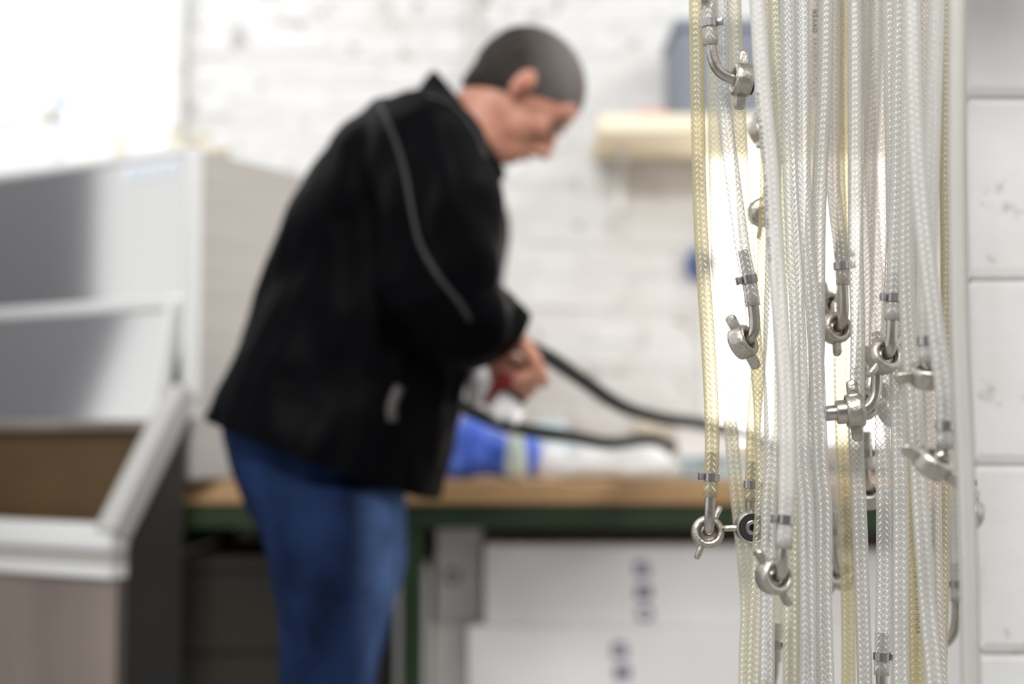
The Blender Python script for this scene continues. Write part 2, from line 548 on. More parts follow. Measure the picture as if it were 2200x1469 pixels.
# ------------------------------------------------------------------ workbench
BY = 2.83
bz = P(1100, 1034, BY).z
bx0 = P(328, 1040, BY).x; bx1 = 1.35
zt = bz; zb = P(1100, 1083, BY).z; zg = P(1100, 1136, BY).z
wbn = empty('workbench', ((bx0 + bx1) / 2, BY, 0), 'green steel workbench with thick beech wood top along the brick wall', 'workbench')
box('worktop', bx0, bx1, BY, WY - 0.012, zb, zt, M['wood'], wbn, 0.004)
box('front_rail', bx0 + .02, bx1 - .02, BY + 0.012, BY + 0.06, zg, zb, M['green'], wbn)
box('back_rail', bx0 + .02, bx1 - .02, WY - 0.1, WY - 0.05, zg, zb, M['green'], wbn)
lx = P(862, 1200, BY).x
for x in (bx0 + 0.004, lx, bx1 - 0.08):
    for y in (BY + 0.015, WY - 0.1):
        box('leg', x, x + 0.04, y, y + 0.045, 0, zg, M['green'], wbn)
    box('side_rail', x + .005, x + 0.035, BY + 0.06, WY - 0.1, zg - 0.05, zg - 0.005, M['green'], wbn)
# slim upright post in front of boxes
gp = P(828, 1400, 2.80).x

# dark chest added to stand for the shade under the left of the bench
dk = empty('shade_chest', (bx0 + 0.3, 2.95, 0), 'dark brown wooden chest added to stand for the shade under the left end of the bench', 'chest')
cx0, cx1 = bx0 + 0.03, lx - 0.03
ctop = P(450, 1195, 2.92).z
box('chest_body', cx0, cx1, 2.93, 3.42, 0.0, ctop - 0.03, M['shade_brown'], dk)
box('chest_lid', cx0 - .006, cx1 + .006, 2.922, 3.43, ctop - 0.028, ctop, M['shade_brown'], dk)
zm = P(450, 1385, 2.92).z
box('plinth_band', cx0 - .002, cx1 + .002, 2.918, 2.93, zm - 0.012, zm + 0.012, M['shade_brown'], dk)

# cartons under the bench
def carton(name, x0, x1, y0, y1, z0, z1, label, m, marks=(), tape=True, flap=False):
    root = empty(name, ((x0 + x1) / 2, (y0 + y1) / 2, z0), label, 'box', 'cartons under the workbench')
    box('carton_body', x0, x1, y0, y1, z0, z1 - 0.004, m, root, 0.003)
    xm = (x0 + x1) / 2
    box('flap', x0 + .001, x1 - .001, y0 + 0.001, (y0 + y1) / 2 - .001, z1 - 0.004, z1, m, root, 0.001)
    box('flap', x0 + .001, x1 - .001, (y0 + y1) / 2 + .001, y1 - 0.001, z1 - 0.004, z1, m, root, 0.001)
    for (px, py, kind) in marks:
        c = P(px, py, y0 - 0.0008); c.y = y0 - 0.0008
        mark(c, kind, root)
    return root


def mark(c, kind, root):
    """blurred capital-like stencil mark lying on its side, built from bars"""
    s = 0.0135
    bars = {'P': [(-1, 0, .25, 1), (0, -.9, 1, .25), (0, .9, 1, .25), (1, -.3, .25, .6), (0.2, -.1, .6, .25)],
            'B': [(-1, 0, .25, 1), (0, -.9, 1, .25), (0, .9, 1, .25), (1, 0, .25, 1), (0, 0, 1, .25)],
            'O': [(-1, 0, .25, .8), (0, -.9, .8, .25), (0, .9, .8, .25), (1, 0, .25, .8)]}[kind]
    parts = []
    for (x, z, wx, wz) in bars:
        parts.append(boxv(c + V((x * s, 0, z * s)), V((wx * s, 0, 0)), V((0, 0.0006, 0)), V((0, 0, wz * s))))
    v, f = join(parts)
    pchild(mesh('printed_mark', v, f, M['ink']), root)


bx = lambda px, Y: P(px, 1300, Y).x
bzf = lambda py, Y: P(1200, py, Y).z
carton('carton', bx(1040, 2.92), bx(1710, 2.92), 2.92, 3.4, bzf(1343, 2.92) + .001, bzf(1168, 2.92),
       'upper long grey-white carton under the bench with three blue stencil marks', M['carton'],
       [(1380, 1222, 'P'), (1383, 1272, 'B'), (1386, 1318, 'O')])
carton('carton', bx(1004, 2.9), bx(1690, 2.9), 2.9, 3.42, bzf(1343, 2.92) - 0.28, bzf(1343, 2.92),
       'lower long grey-white carton carrying another carton, blue stencil marks on it', M['carton'],
       [(1332, 1396, 'P'), (1337, 1444, 'B')])
low0 = bzf(1343, 2.92) - 0.28
carton('carton', bx(1004, 2.9) + .01, bx(1690, 2.9) - .01, 2.91, 3.42, 0, low0 - .001,
       'bottom carton of the stack, standing on the floor under the bench', M['carton'])
carton('carton', bx(1735, 2.94), 1.2, 2.94, 3.4, bzf(1330, 2.94) + .001, bzf(1180, 2.94),
       'grey carton behind the hoses at the right end of the bench', M['carton'])
carton('carton', bx(1725, 2.94), 1.22, 2.93, 3.4, 0, bzf(1330, 2.94),
       'tall grey carton on the floor below another one, behind the hose bundle', M['carton'])
carton('carton', bx(935, 2.965), bx(1035, 2.965), 2.965, 3.4, bzf(1343, 2.92) + .001, bzf(1130, 2.96),
       'small grey carton with a faint blue stamp left of the long cartons', M['carton2'], [(972, 1238, 'O')])
carton('carton', bx(928, 2.955), bx(1004, 2.9) - .004, 2.955, 3.4, 0, bzf(1343, 2.92),
       'narrow grey carton on the floor under the stamped small one', M['carton2'])
carton('carton', bx(848, 2.9), bx(922, 2.93), 2.9, 3.36, 0, bzf(1212, 2.9),
       'narrow grey carton standing beside the green bench leg', M['carton2'])

# ------------------------------------------------------------------ shelf with lamp
SY = 3.22
sz0 = P(1400, 284, SY).z; sz1 = P(1400, 244, SY).z
sx0 = P(1288, 290, SY).x; sx1 = 1.15
sh = empty('wall_shelf', (0.6, WY - 0.02, sz0), 'pale wooden wall shelf above the workbench at right', 'shelf')
box('shelf_board', sx0, sx1, SY, WY - 0.012, sz0, sz1, M['shelfwood'], sh)
for x in (sx0 + 0.06, 0.85):
    box('bracket', x, x + 0.02, WY - 0.16, WY - 0.012, sz0 - 0.012, sz0 - 0.001, M['fixture'], sh, 0.002)
    box('bracket', x, x + 0.02, WY - 0.024, WY - 0.012, sz0 - 0.13, sz0 - 0.012, M['fixture'], sh, 0.002)
# bright frosted window in the back wall, right of and below the shelf
win = box('window_1', WX0, WX1, WY - 0.004, WY + 0.001, WZ0, WZ1, M['pane'], bev=0); tag(win, kind='structure')
fw = .022
for (x0, x1, z0, z1) in ((WX0 - fw, WX0, WZ0 - fw, WZ1 + fw), (WX1, WX1 + fw, WZ0 - fw, WZ1 + fw), (WX0, WX1, WZ1, WZ1 + fw), (WX0, WX1, WZ0 - fw, WZ0), ((WX0 + WX1) / 2 + .012, (WX0 + WX1) / 2 + .030, WZ0, WZ1)):
    box('window_frame', x0, x1, WY - 0.022, WY - 0.0045, z0, z1, M['fixture'], win, .003)

bxx = empty('plastic_box', (0, 3.35, sz1), 'blue-grey plastic storage box standing on the wall shelf', 'box')
x0, x1 = P(1447, 140, 3.24).x, P(1640, 140, 3.24).x
ztop = P(1500, 40, 3.24).z
box('box_body', x0 + .006, x1 - .006, 3.24, 3.5, sz1, ztop - .025, M['navy'], bxx, .008)
box('box_lid', x0, x1, 3.232, 3.508, ztop - .025, ztop, M['navy'], bxx, .006)
for k in range(5):
    x = x0 + .02 + (x1 - x0 - .05) * k / 4
    box('rib', x, x + .008, 3.234, 3.241, sz1 + .012, ztop - .03, M['navy'], bxx, .002)
rd = P(1402, 247, 3.28)
rt = empty('tape_roll', (rd.x, 3.28, sz1), 'small red roll lying on the left end of the shelf', 'roll')
v, f = lathe(V((rd.x, 3.29, sz1)), V((0, 0, 1)), [(.018, 0), (.04, 0), (.042, .002), (.042, .015), (.04, .017), (.018, .017)], 24, closed=True)
pchild(mesh('tape', v, f, mat('faded_red', (0.7, 0.3, 0.24), .6), smooth=True, sharp=40), rt)
v, f = lathe(V((rd.x, 3.29, sz1)), V((0, 0, 1)), [(.015, 0), (.018, 0), (.018, .018), (.015, .018)], 24, closed=True)
pchild(mesh('core', v, f, M['beige'], smooth=True, sharp=40), rt)
bc = P(1506, 566, WY - .03)
bt = empty('hanging_spool', (bc.x, WY - .02, bc.z), 'blue plastic spool hung on the wall behind the leftmost hose', 'spool')
v, f = lathe(V((bc.x, WY - .001, bc.z)), V((0, -1, 0)), [(.012, 0), (.038, 0), (.038, .006), (.028, .008), (.028, .03), (.038, .032), (.038, .038), (.012, .038)], 24, closed=True)
pchild(mesh('spool_body', v, f, M['bluetape'], smooth=True, sharp=40), bt)
v, f = sweep([V((bc.x, WY - .0, bc.z + .006)), V((bc.x, WY - .05, bc.z + .008))], .004, 8)
pchild(mesh('nail', v, f, M['clamp'], smooth=True, sharp=50), bt)

# ------------------------------------------------------------------ ice machine and bin
sd = V((0.515, 0.857, 0)); ld = V((-0.857, 0.515, 0)); UZ = V((0, 0, 1))
C0 = P(413, 700, 2.75); C0.z = 0
Lp = P(250, 1140, 2.585); Lp0 = V((Lp.x, Lp.y, 0))


def obox(name, o, s0, s1, l0, l1, z0, z1, m, root, bev=0.004, lean=0.0):
    c = o + sd * ((s0 + s1) / 2) + ld * ((l0 + l1) / 2) + UZ * ((z0 + z1) / 2)
    az = UZ * ((z1 - z0) / 2) + sd * lean
    v, f = boxv(c, sd * ((s1 - s0) / 2), ld * ((l1 - l0) / 2), az, bev)
    q = mesh(name, v, f, m); pchild(q, root); return q


htop = P(418, 318, 2.75).z; hbot = bz + 0.003
dz1 = P(372, 636, 2.73).z; dz0 = P(345, 918, 2.68).z
im = empty('ice_machine', tuple(C0 + sd * .17 + ld * .4 + UZ * hbot), 'large stainless steel ice machine housing at left, behind the man', 'machine')
obox('housing', C0, 0.004, 0.36, 0.0, 0.80, hbot, htop, M['steel_side'], im, .006)
obox('front_panel', C0, -0.004, 0.003, 0.022, 0.80, dz0 + .02, htop - .012, M['steel'], im, .002)
obox('corner_trim', C0, -0.009, 0.02, -0.004, 0.020, hbot + .12, htop + .002, M['trimsteel'], im, .004)
obox('top_trim', C0, -0.007, 0.012, 0.021, 0.80, htop - .012, htop + .004, M['trimsteel'], im, .003)
nz_ = P(300, 365, 2.8).z
obox('nameplate', C0, -0.0065, -0.0042, 0.035, 0.19, nz_ - .018, nz_ + .016, M['plate'], im, .001)
for k in range(5):
    obox('nameplate_mark', C0, -0.0078, -0.0066, 0.045 + k * .027, 0.062 + k * .027, nz_ - .009, nz_ + .008, mat('pale_ink', (.62, .69, .78), .6) if k == 0 else bpy.data.materials['pale_ink'], im, .001)
# access door: framed panel hung from its top edge, leaning out at the bottom
dz1 = P(372, 636, 2.73).z; dz0 = P(345, 918, 2.68).z
lean = 0.026
door = obox('door', C0, -0.030, -0.018, 0.050, 0.80, dz0, dz1, M['steel'], im, .002, lean)
for (a, b, z0, z1, nm) in ((0.036, 0.80, dz1 - .022, dz1 + .004, 'door_frame'), (0.036, 0.80, dz0 - .004, dz0 + .016, 'door_frame')):
    t = ((z0 + z1) / 2 - (dz0 + dz1) / 2) / (dz1 - dz0) * 2 * lean
    q = obox(nm, C0 - sd * 0 + sd * t * -1 * -1, -0.042, -0.008, a, b, z0, z1, M['trimsteel'] if z1 > dz1 else M['binfront'], im, .004)
obox('door_frame', C0, -0.042, -0.008, 0.032, 0.056, dz0, dz1, M['trimsteel'], im, .004, lean)

# the bin
lipz = Lp.z; rz = P(405, 850, 2.75).z
ib = empty('ice_bin', tuple(Lp0 + ld * .4 + sd * .1), 'open ice storage bin with bright steel lip and ochre inside, lower left', 'bin')
obox('front_panel', Lp0, 0.006, 0.03, 0.004, 0.85, 0.0, lipz - 0.085, M['binfront'], ib, .003)
obox('lip', Lp0, -0.014, 0.034, -0.004, 0.85, lipz - 0.040, lipz + .012, M['trimsteel'], ib, .010)
obox('lip_band', Lp0, -0.006, 0.03, 0.0, 0.85, lipz - 0.062, lipz - 0.041, M['steel_side'], ib, .002)
obox('lip_band', Lp0, -0.010, 0.03, 0.0, 0.85, lipz - 0.086, lipz - 0.063, M['trimsteel'], ib, .003)
# side panel (sloped top)
D = 0.165
def side(l0, l1, m, root, dz=0.0, name='side_panel'):
    pts = [(0.01, 0.0), (D + .008, 0.0), (D + .008, rz - dz), (D - .01, rz - dz), (0.01, lipz - dz)]
    vs = [Lp0 + sd * s + ld * l + UZ * z for l in (l0, l1) for s, z in pts]
    n = len(pts)
    fs = [list(range(n)), list(range(n, 2 * n))[::-1]] + [[i, i + n, (i + 1) % n + n, (i + 1) % n] for i in range(n)]
    return pchild(mesh(name, vs, fs, m), root)
side(0.004, 0.02, M['binside_shade'], ib, .02)
side(0.83, 0.85, M['binside_shade'], ib, .02)
for l in (0.004, 0.83):
    a = Lp0 + sd * 0.0 + ld * l + UZ * (lipz - .012); b = Lp0 + sd * (D + .012) + ld * l + UZ * (rz + .01)
    d = (b - a); nrm = d.cross(ld).normalized()
    v, f = boxv((a + b) / 2 + ld * .01, d / 2, ld * .026, nrm * .024, .006)
    pchild(mesh('slope_rail', v, f, M['railsteel']), ib)
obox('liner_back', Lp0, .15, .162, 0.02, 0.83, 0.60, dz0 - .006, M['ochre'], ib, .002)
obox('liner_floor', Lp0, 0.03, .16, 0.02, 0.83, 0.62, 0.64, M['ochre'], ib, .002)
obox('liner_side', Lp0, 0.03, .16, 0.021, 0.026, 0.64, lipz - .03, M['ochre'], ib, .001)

# small things on top of the machine
def bottle(px, py, Y, h, r, m, label, nm='bottle'):
    c = P(px, py, Y); c.z = htop + .001
    root = empty(nm, tuple(c), label, 'bottle', 'bottles on the ice machine')
    v, f = lathe(c, UZ, [(r * .9, 0), (r, .004), (r, h * .58), (r * .8, h * .7), (r * .4, h * .78), (r * .4, h * .86)], 18)
    pchild(mesh('bottle_body', v, f, m, smooth=True, sharp=50), root)
    v, f = lathe(c + UZ * h * .86, UZ, [(r * .5, 0), (r * .5, h * .12), (r * .42, h * .14)], 16)
    pchild(mesh('cap', v, f, m, smooth=True, sharp=50), root)
bottle(258, 300, 2.98, .085, .017, M['cream'], 'slim cream bottle standing on the ice machine top')
bottle(190, 310, 3.03, .055, .02, mat('milky_white', (.8, .8, .76), .4), 'short milky bottle on the ice machine, left of the slim one')
def knob(px, Y, w_, h, label):
    c = P(px, 300, Y); c.z = htop + .005
    root = empty('pipe_fitting', tuple(c), label, 'fitting', 'fittings on the ice machine')
    v, f = lathe(c, UZ, [(w_, 0), (w_, h * .5), (w_ * .6, h * .55), (w_ * .6, h * .8), (w_ * .75, h * .82), (w_ * .75, h)], 8)
    pchild(mesh('fitting_body', v, f, M['cream'], smooth=True, sharp=30), root)
    v, f = sweep([c + UZ * h * .3, c + UZ * h * .3 + V((w_ * 2.2, 0, 0))], w_ * .5, 12)
    pchild(mesh('fitting_branch', v, f, M['brass'], smooth=True, sharp=50), root)
knob(380, 2.83, .020, .055, 'cream tee fitting on the front corner of the ice machine')
knob(440, 2.93, .022, .07, 'taller cream tee fitting behind the corner of the ice machine')
# rod and tap at far left
a = P(-60, 276, 3.3); b = P(112, 251, 3.3)
rod = empty('wall_rod', tuple(b), 'thin horizontal rod with a dark end knob, upper left', 'rod')
v, f = sweep([a + V((-.5, 0, -.02)), a, b], .007, 10); pchild(mesh('rod', v, f, M['greypipe'], smooth=True, sharp=50), rod)
v, f = lathe(b - V((.01, 0, 0)), V((1, 0, .1)), [(.008, 0), (.016, .004), (.016, .02), (.008, .024)], 14); pchild(mesh('end_knob', v, f, M['brass'], smooth=True, sharp=40), rod)
tp = P(128, 300, 3.12); tp.z = htop + .004
tap = empty('water_tap', tuple(tp), 'pale blue swan-neck tap rising from the ice machine top', 'tap')
pts = catmull([tp, P(126, 250, 3.12), P(132, 222, 3.12), P(160, 212, 3.12), P(190, 206, 3.12), P(210, 218, 3.12), P(214, 234, 3.12)], .006)
v, f = sweep(pts, .008, 12); pchild(mesh('spout', v, f, M['glassblue'], smooth=True, sharp=50), tap)
v, f = sweep([P(122, 225, 3.12), P(118, 190, 3.12)], .009, 12); pchild(mesh('lever', v, f, M['glassblue'], smooth=True, sharp=50), tap)
v, f = lathe(tp, UZ, [(.016, 0), (.016, .01), (.010, .016)], 14); pchild(mesh('tap_base', v, f, M['glassblue'], smooth=True, sharp=50), tap)

# unseen dark cabinet added for its reflection in the steel front
dc = empty('reflection_cabinet', (-2.45, 3.0, 0), 'tall dark grey cabinet added out of view for its reflection in the steel', 'cabinet')
box('cabinet_body', -2.75, -2.22, 2.60, 3.5, 0, 2.0, M['dark'], dc)
for y0, y1 in ((2.61, 3.045), (3.055, 3.49)):
    d_ = box('cabinet_door', -2.22, -2.2, y0, y1, .05, 1.97, M['dark'], dc)

# ------------------------------------------------------------------ things on the bench
def lump(name, c, rx, ry, rz_, m, label, cat, seed, amp=.35, sq=1.0, sub=3):
    bm = bmesh.new(); bmesh.ops.create_icosphere(bm, subdivisions=sub, radius=1)
    for v_ in bm.verts:
        p = v_.co.copy()
        k = 1 + amp * noise.noise(p * 1.7 + V((seed, 0, 0))) + amp * .6 * abs(noise.noise(p * 4 + V((0, seed, 0))))
        v_.co = V((p.x * rx * k, p.y * ry * k, max(p.z, -0.35) * rz_ * k))
    z = min(v_.co.z for v_ in bm.verts)
    for v_ in bm.verts: v_.co.z -= z
    me = bpy.data.meshes.new(name); bm.to_mesh(me); bm.free()
    for p_ in me.polygons: p_.use_smooth = True
    o = link(name, me, m); o.location = c; tag(o, label, cat); return o
def onb(px, Y): return (P(px, 1000, Y).x, Y, bz + .0005)
lump('plastic_bag', onb(1028, 2.97), .075, .06, .085, M['bluebag'], 'crumpled blue plastic film lying on the bench under the hands', 'bag', 1.3)
lump('plastic_bag', onb(1142, 3.12), .026, .04, .06, M['bluebag'], 'small blue scrap of film right of the crumpled blue heap', 'bag', 4.1)
lump('cloth_scrap', onb(1108, 2.90), .02, .022, .07, M['palegreen'], 'pale green scrap between the two blue pieces on the bench', 'cloth', 7.7)
lump('paper_heap', onb(1330, 2.95), .115, .08, .062, M['paper'], 'overexposed white crumpled paper heap in the middle of the bench', 'paper', 2.2, .25)
lump('paper_heap', onb(1190, 3.06), .036, .03, .05, M['paper'], 'smaller white paper bundle left of the big paper heap', 'paper', 9.2, .3)
lump('rag', onb(1185, 3.3), .06, .05, .085, M['paleblue'], 'pale blue rag behind the papers on the bench', 'rag', 5.0)
def bbox_(name, px0, px1, Y0, Y1, h, m, label, cat, zoff=0):
    x0, x1 = P(px0, 1000, Y0).x, P(px1, 1000, Y0).x
    root = empty(name, ((x0 + x1) / 2, Y0, bz + zoff), label, cat)
    box('carton_body', x0, x1, Y0, Y1, bz + .001 + zoff, bz + zoff + h * .8, m, root)
    box('lid', x0 - .002, x1 + .002, Y0 - .002, Y1 + .002, bz + zoff + h * .8 + .0005, bz + zoff + h, m, root)
bbox_('small_box', 1472, 1600, 2.93, 3.08, .05, M['paleblue'], 'low pale blue box on the bench right of the paper', 'box')
bbox_('small_box', 1455, 1585, 3.22, 3.4, .115, M['white'], 'white box on the bench behind the pale blue one', 'box')
bbox_('small_box', 1372, 1450, 3.30, 3.48, .125, M['beige'], 'beige cardboard box against the wall behind the paper heap', 'box')

def hose_run(name, pts, r, label):
    pp = catmull([P(*p) for p in pts], .02)
    v, f = sweep(pp, r, 14)
    o = mesh(name, v, f, M['blackhose'], smooth=True, sharp=50); tag(o, label, 'hose', 'black hoses the man works on'); return o
hose_run('black_hose', [(1085, 730, 2.20), (1130, 745, 2.21), (1180, 768, 2.25), (1250, 815, 2.36), (1335, 872, 2.5), (1420, 898, 2.65), (1500, 909, 2.8), (1600, 930, 2.93), (1700, 972, 3.03), (1790, 1008, 3.1), (1950, 1014, 3.13)],
         .0125, 'black insulated hose running from the raised hand down to the right')
hose_run('black_hose', [(985, 868, 2.36), (1060, 905, 2.40), (1140, 925, 2.45), (1230, 938, 2.55), (1310, 952, 2.66), (1400, 944, 2.78), (1445, 962, 2.85)],
         .0120, 'lower black insulated hose ending above the paper heap')
# hand tool
tl0 = P(1072, 838, 2.24)
tool = empty('hand_tool', tuple(tl0), 'red-handled hand tool with white collar in the man\'s hands', 'tool')
v, f = sweep([P(1092, 800, 2.23), P(1070, 842, 2.24), P(1052, 868, 2.25)], [.013, .015, .012], 14); pchild(mesh('handle', v, f, M['red'], smooth=True, sharp=50), tool)
v, f = lathe(P(1062, 862, 2.22), V((.75, 0, -.55)), [(.008, -.004), (.020, 0), (.022, .01), (.022, .026), (.012, .032), (.012, .05)], 18); pchild(mesh('collar', v, f, M['white'], smooth=True, sharp=40), tool)
v, f = sweep([P(1086, 838, 2.225), P(1128, 864, 2.225)], .006, 10); pchild(mesh('lever', v, f, M['rubber'], smooth=True, sharp=50), tool)
lump_o = lump('white_fitting', P(1030, 870, 2.30), .022, .02, .045, M['white'], 'white plastic piece held between the man\'s jacket and the red tool', 'fitting', 3.3, .15)

# ------------------------------------------------------------------ the man
MY = 2.36
f_ = V((0.616, 0, -0.788)); u_ = V((0.788, 0, 0.616)); s_ = V((0, 1, 0))
ear0 = P(1120, 190, MY)
H = lambda f, u, s=0.0: ear0 + (f_ * f + u_ * u + s_ * s) * 0.001


def hell(f, u, s, rf, ru, rs): return ellipsoid(H(f, u, s), f_ * (rf * .001), s_ * (rs * .001), u_ * (ru * .001))


head = [hell(2, 22, 0, 92, 80, 74), hell(24, 8, 0, 74, 68, 68), hell(48, -35, 0, 44, 58, 56), hell(66, -74, 0, 30, 28, 34), hell(76, -88, 0, 18, 16, 22),
        hell(78, 28, 0, 22, 30, 52),  # brow
        hell(70, -20, 32, 26, 24, 24), hell(70, -20, -32, 26, 24, 24),  # cheeks
        hell(20, -40, 0, 40, 50, 56)]
head.append(sweep([H(92, -2), H(103, -22), H(113, -38), H(103, -46)], [.009, .011, .013, .009], 12))  # nose
head.append(hell(101, -44, 11, 10, 8, 8)); head.append(hell(101, -44, -11, 10, 8, 8))
head.append(hell(91, -62, 0, 10, 6, 20)); head.append(hell(89, -70, 0, 9, 6, 18))  # lips
for s in (-1, 1):
    head.append(hell(10, -6, s * 76, 16, 30, 6)); head.append(hell(4, -3, s * 80, 12, 27, 5))
neck = [sweep([H(4, -20), H(-8, -72), P(1022, 285, MY), P(975, 340, MY)], [.056, .055, .060, .075], 20)]


def limb(pts, rad, n=16): return sweep(catmull([P(*p) for p in pts], .02), _interp(rad, pts), n)


def _interp(rad, pts):
    pp = [P(*p) for p in pts]; out = []
    for i in range(len(pp) - 1):
        m = max(2, int((pp[i + 1] - pp[i]).length / .02))
        for k in range(m): out.append(rad[i] + (rad[i + 1] - rad[i]) * k / m)
    out.append(rad[-1]); return out


def hand(wr, kn, tip_dir, across, curl, thumb, scale=1.0):
    """wrist point, knuckle-line centre, pointing direction at the knuckles, across-palm unit vector, curl axis sign"""
    parts = []
    d = (kn - wr).normalized(); nrm = d.cross(across).normalized() * curl
    parts.append(ellipsoid(wr + (kn - wr) * .55, d * (kn - wr).length * .62, across * .043 * scale, nrm * .017 * scale, 18, 12))
    parts.append(sweep([wr - d * .05, wr, wr + d * .03], [.028, .027, .026], 14))
    lens = [.085, .095, .09, .07]
    for i, L_ in enumerate(lens):
        b = kn + across * (.030 - .020 * i) * scale - d * .008
        a1 = 0.35; pos = b; pts = [pos - d * .012, pos]
        ang = 0
        for seg, da in ((.46, .55), (.30, 1.15), (.24, .95)):
            ang += da
            dr = d * math.cos(ang) + nrm * math.sin(ang)
            pos = pos + dr * L_ * seg * scale; pts.append(pos)
        parts.append(sweep(catmull(pts, .006), .0092 * scale, 10))
    tb = wr + d * .03 + across * .030
    pts = [tb, tb + (d * .03 + across * .022 + nrm * .012), tb + (d * .055 + across * .018 + nrm * .03), tb + (d * .068 + across * .004 + nrm * .045)]
    parts.append(sweep(catmull(pts, .006), .0105 * scale, 10))
    return parts


body = head + neck
# torso core, arms, legs inside the clothes
body.append(loft([(P(935, 250, MY), P(1045, 370, MY), .10), (P(830, 270, MY), P(1020, 400, MY), .165), (P(700, 420, MY), P(985, 530, MY), .165), (P(620, 620, MY), P(930, 740, MY), .16), (P(560, 800, MY), P(850, 880, MY), .16), (P(530, 940, MY), P(800, 960, MY), .14), (P(580, 1060, MY), P(800, 1080, MY), .12)]))
RARM = [(905, 300, 2.20), (930, 420, 2.15), (930, 540, 2.13), (935, 640, 2.12), (985, 690, 2.13), (1050, 702, 2.16), (1077, 712, 2.175)]
LARM = [(950, 330, 2.53), (985, 480, 2.57), (985, 620, 2.55), (1000, 720, 2.46), (1030, 780, 2.37)]
body.append(limb(RARM, [.06, .055, .052, .05, .045, .036, .030]))
body.append(limb(LARM, [.06, .055, .05, .045, .032]))
body += hand(P(1080, 714, 2.178), P(1132, 744, 2.19), None, (P(1100, 735, 2.10) - P(1100, 760, 2.22)).normalized(), 1, 1)
body += hand(P(1030, 785, 2.365), P(1068, 822, 2.30), None, V((0.5, -.6, .6)).normalized(), -1, 1, .95)
kz = lambda px, z, Y: V(((px - 1100) / FPX * Y, Y, z))
RLEG = [P(690, 1020, 2.27), P(705, 1200, 2.26), P(705, 1380, 2.25), kz(702, .50, 2.25), kz(690, .30, 2.25), kz(690, .09, 2.25)]
LLEG = [P(690, 1020, 2.46), P(715, 1200, 2.47), P(715, 1380, 2.47), kz(715, .50, 2.47), kz(705, .30, 2.47), kz(705, .09, 2.47)]
for lg in (RLEG, LLEG):
    body.append(sweep(lg, [.070, .068, .058, .046, .044, .034], 16))
    body.append(ellipsoid(lg[-1] + V((.05, 0, -.045)), V((.12, 0, 0)), V((0, .042, 0)), V((0, 0, .04))))
man_me = remesh(body, .0055, 3)
man = link('person', man_me, M['skin'])
tag(man, 'man in black jacket and blue jeans bending over the workbench, seen in profile', 'person')

# hair: cap over the skull ending at the hairline
hp = [hell(1, 23, 0, 99, 86, 80), hell(-12, 8, 0, 86, 78, 76), hell(-38, -25, 0, 46, 52, 62), hell(-48, -48, 0, 30, 36, 54)]
hn = (f_ * .643 - u_ * .766)
ear_cut = H(4, -6)
hair_me = remesh(hp, .005, 3, cut=[(H(12, -20), hn)])
hm, ht, hb = nt('grey_hair')
N_, L_ = ht.nodes, ht.links
hb.inputs['Roughness'].default_value = .75; hb.inputs['Specular IOR Level'].default_value = .12
tc = N_.new('ShaderNodeTexCoord'); mp = N_.new('ShaderNodeMapping'); nz1 = N_.new('ShaderNodeTexNoise')
mp.inputs['Scale'].default_value = (40, 160, 120); nz1.inputs['Scale'].default_value = 1.5
L_.new(tc.outputs['Object'], mp.inputs[0]); L_.new(mp.outputs[0], nz1.inputs['Vector'])
sx = N_.new('ShaderNodeSeparateXYZ'); L_.new(tc.outputs['Object'], sx.inputs[0])
mr = N_.new('ShaderNodeMapRange'); mr.inputs['From Min'].default_value = ear0.x + .0; mr.inputs['From Max'].default_value = ear0.x + .12
L_.new(sx.outputs[0], mr.inputs['Value'])
ad = N_.new('ShaderNodeMath'); ad.operation = 'MULTIPLY_ADD'; L_.new(nz1.outputs['Fac'], ad.inputs[0]); ad.inputs[1].default_value = .5; L_.new(mr.outputs[0], ad.inputs[2])
rp = N_.new('ShaderNodeValToRGB'); rp.color_ramp.elements[0].color = (.016, .013, .010, 1); rp.color_ramp.elements[1].color = (.15, .132, .124, 1)
rp.color_ramp.elements[0].position = .15; rp.color_ramp.elements[1].position = 1.2 - .25
L_.new(ad.outputs[0], rp.inputs[0]); L_.new(rp.outputs[0], hb.inputs['Base Color'])
hair = link('hair', hair_me, hm, man); hair['label'] = 'short grey hair, darker at the back'
for s in (-1, 1):
    v, f = hell(88, -8, s * 33, 10, 8, 13); mesh('eye', v, f, M['eye'], man, True)
    v, f = sweep([H(96, 10, s * 16), H(96, 13, s * 32), H(86, 8, s * 48)], [.004, .005, .003], 8); mesh('eyebrow', v, f, M['brow'], man, True)
    v, f = hell(14, -8, s * 84, 8, 13, 4); mesh('inner_ear', v, f, M['earred'], man, True)
v, f = sweep([H(97, -66, -17), H(101, -66, 0), H(97, -66, 17)], [.003, .005, .003], 8); mesh('lips', v, f, M['lips'], man, True)

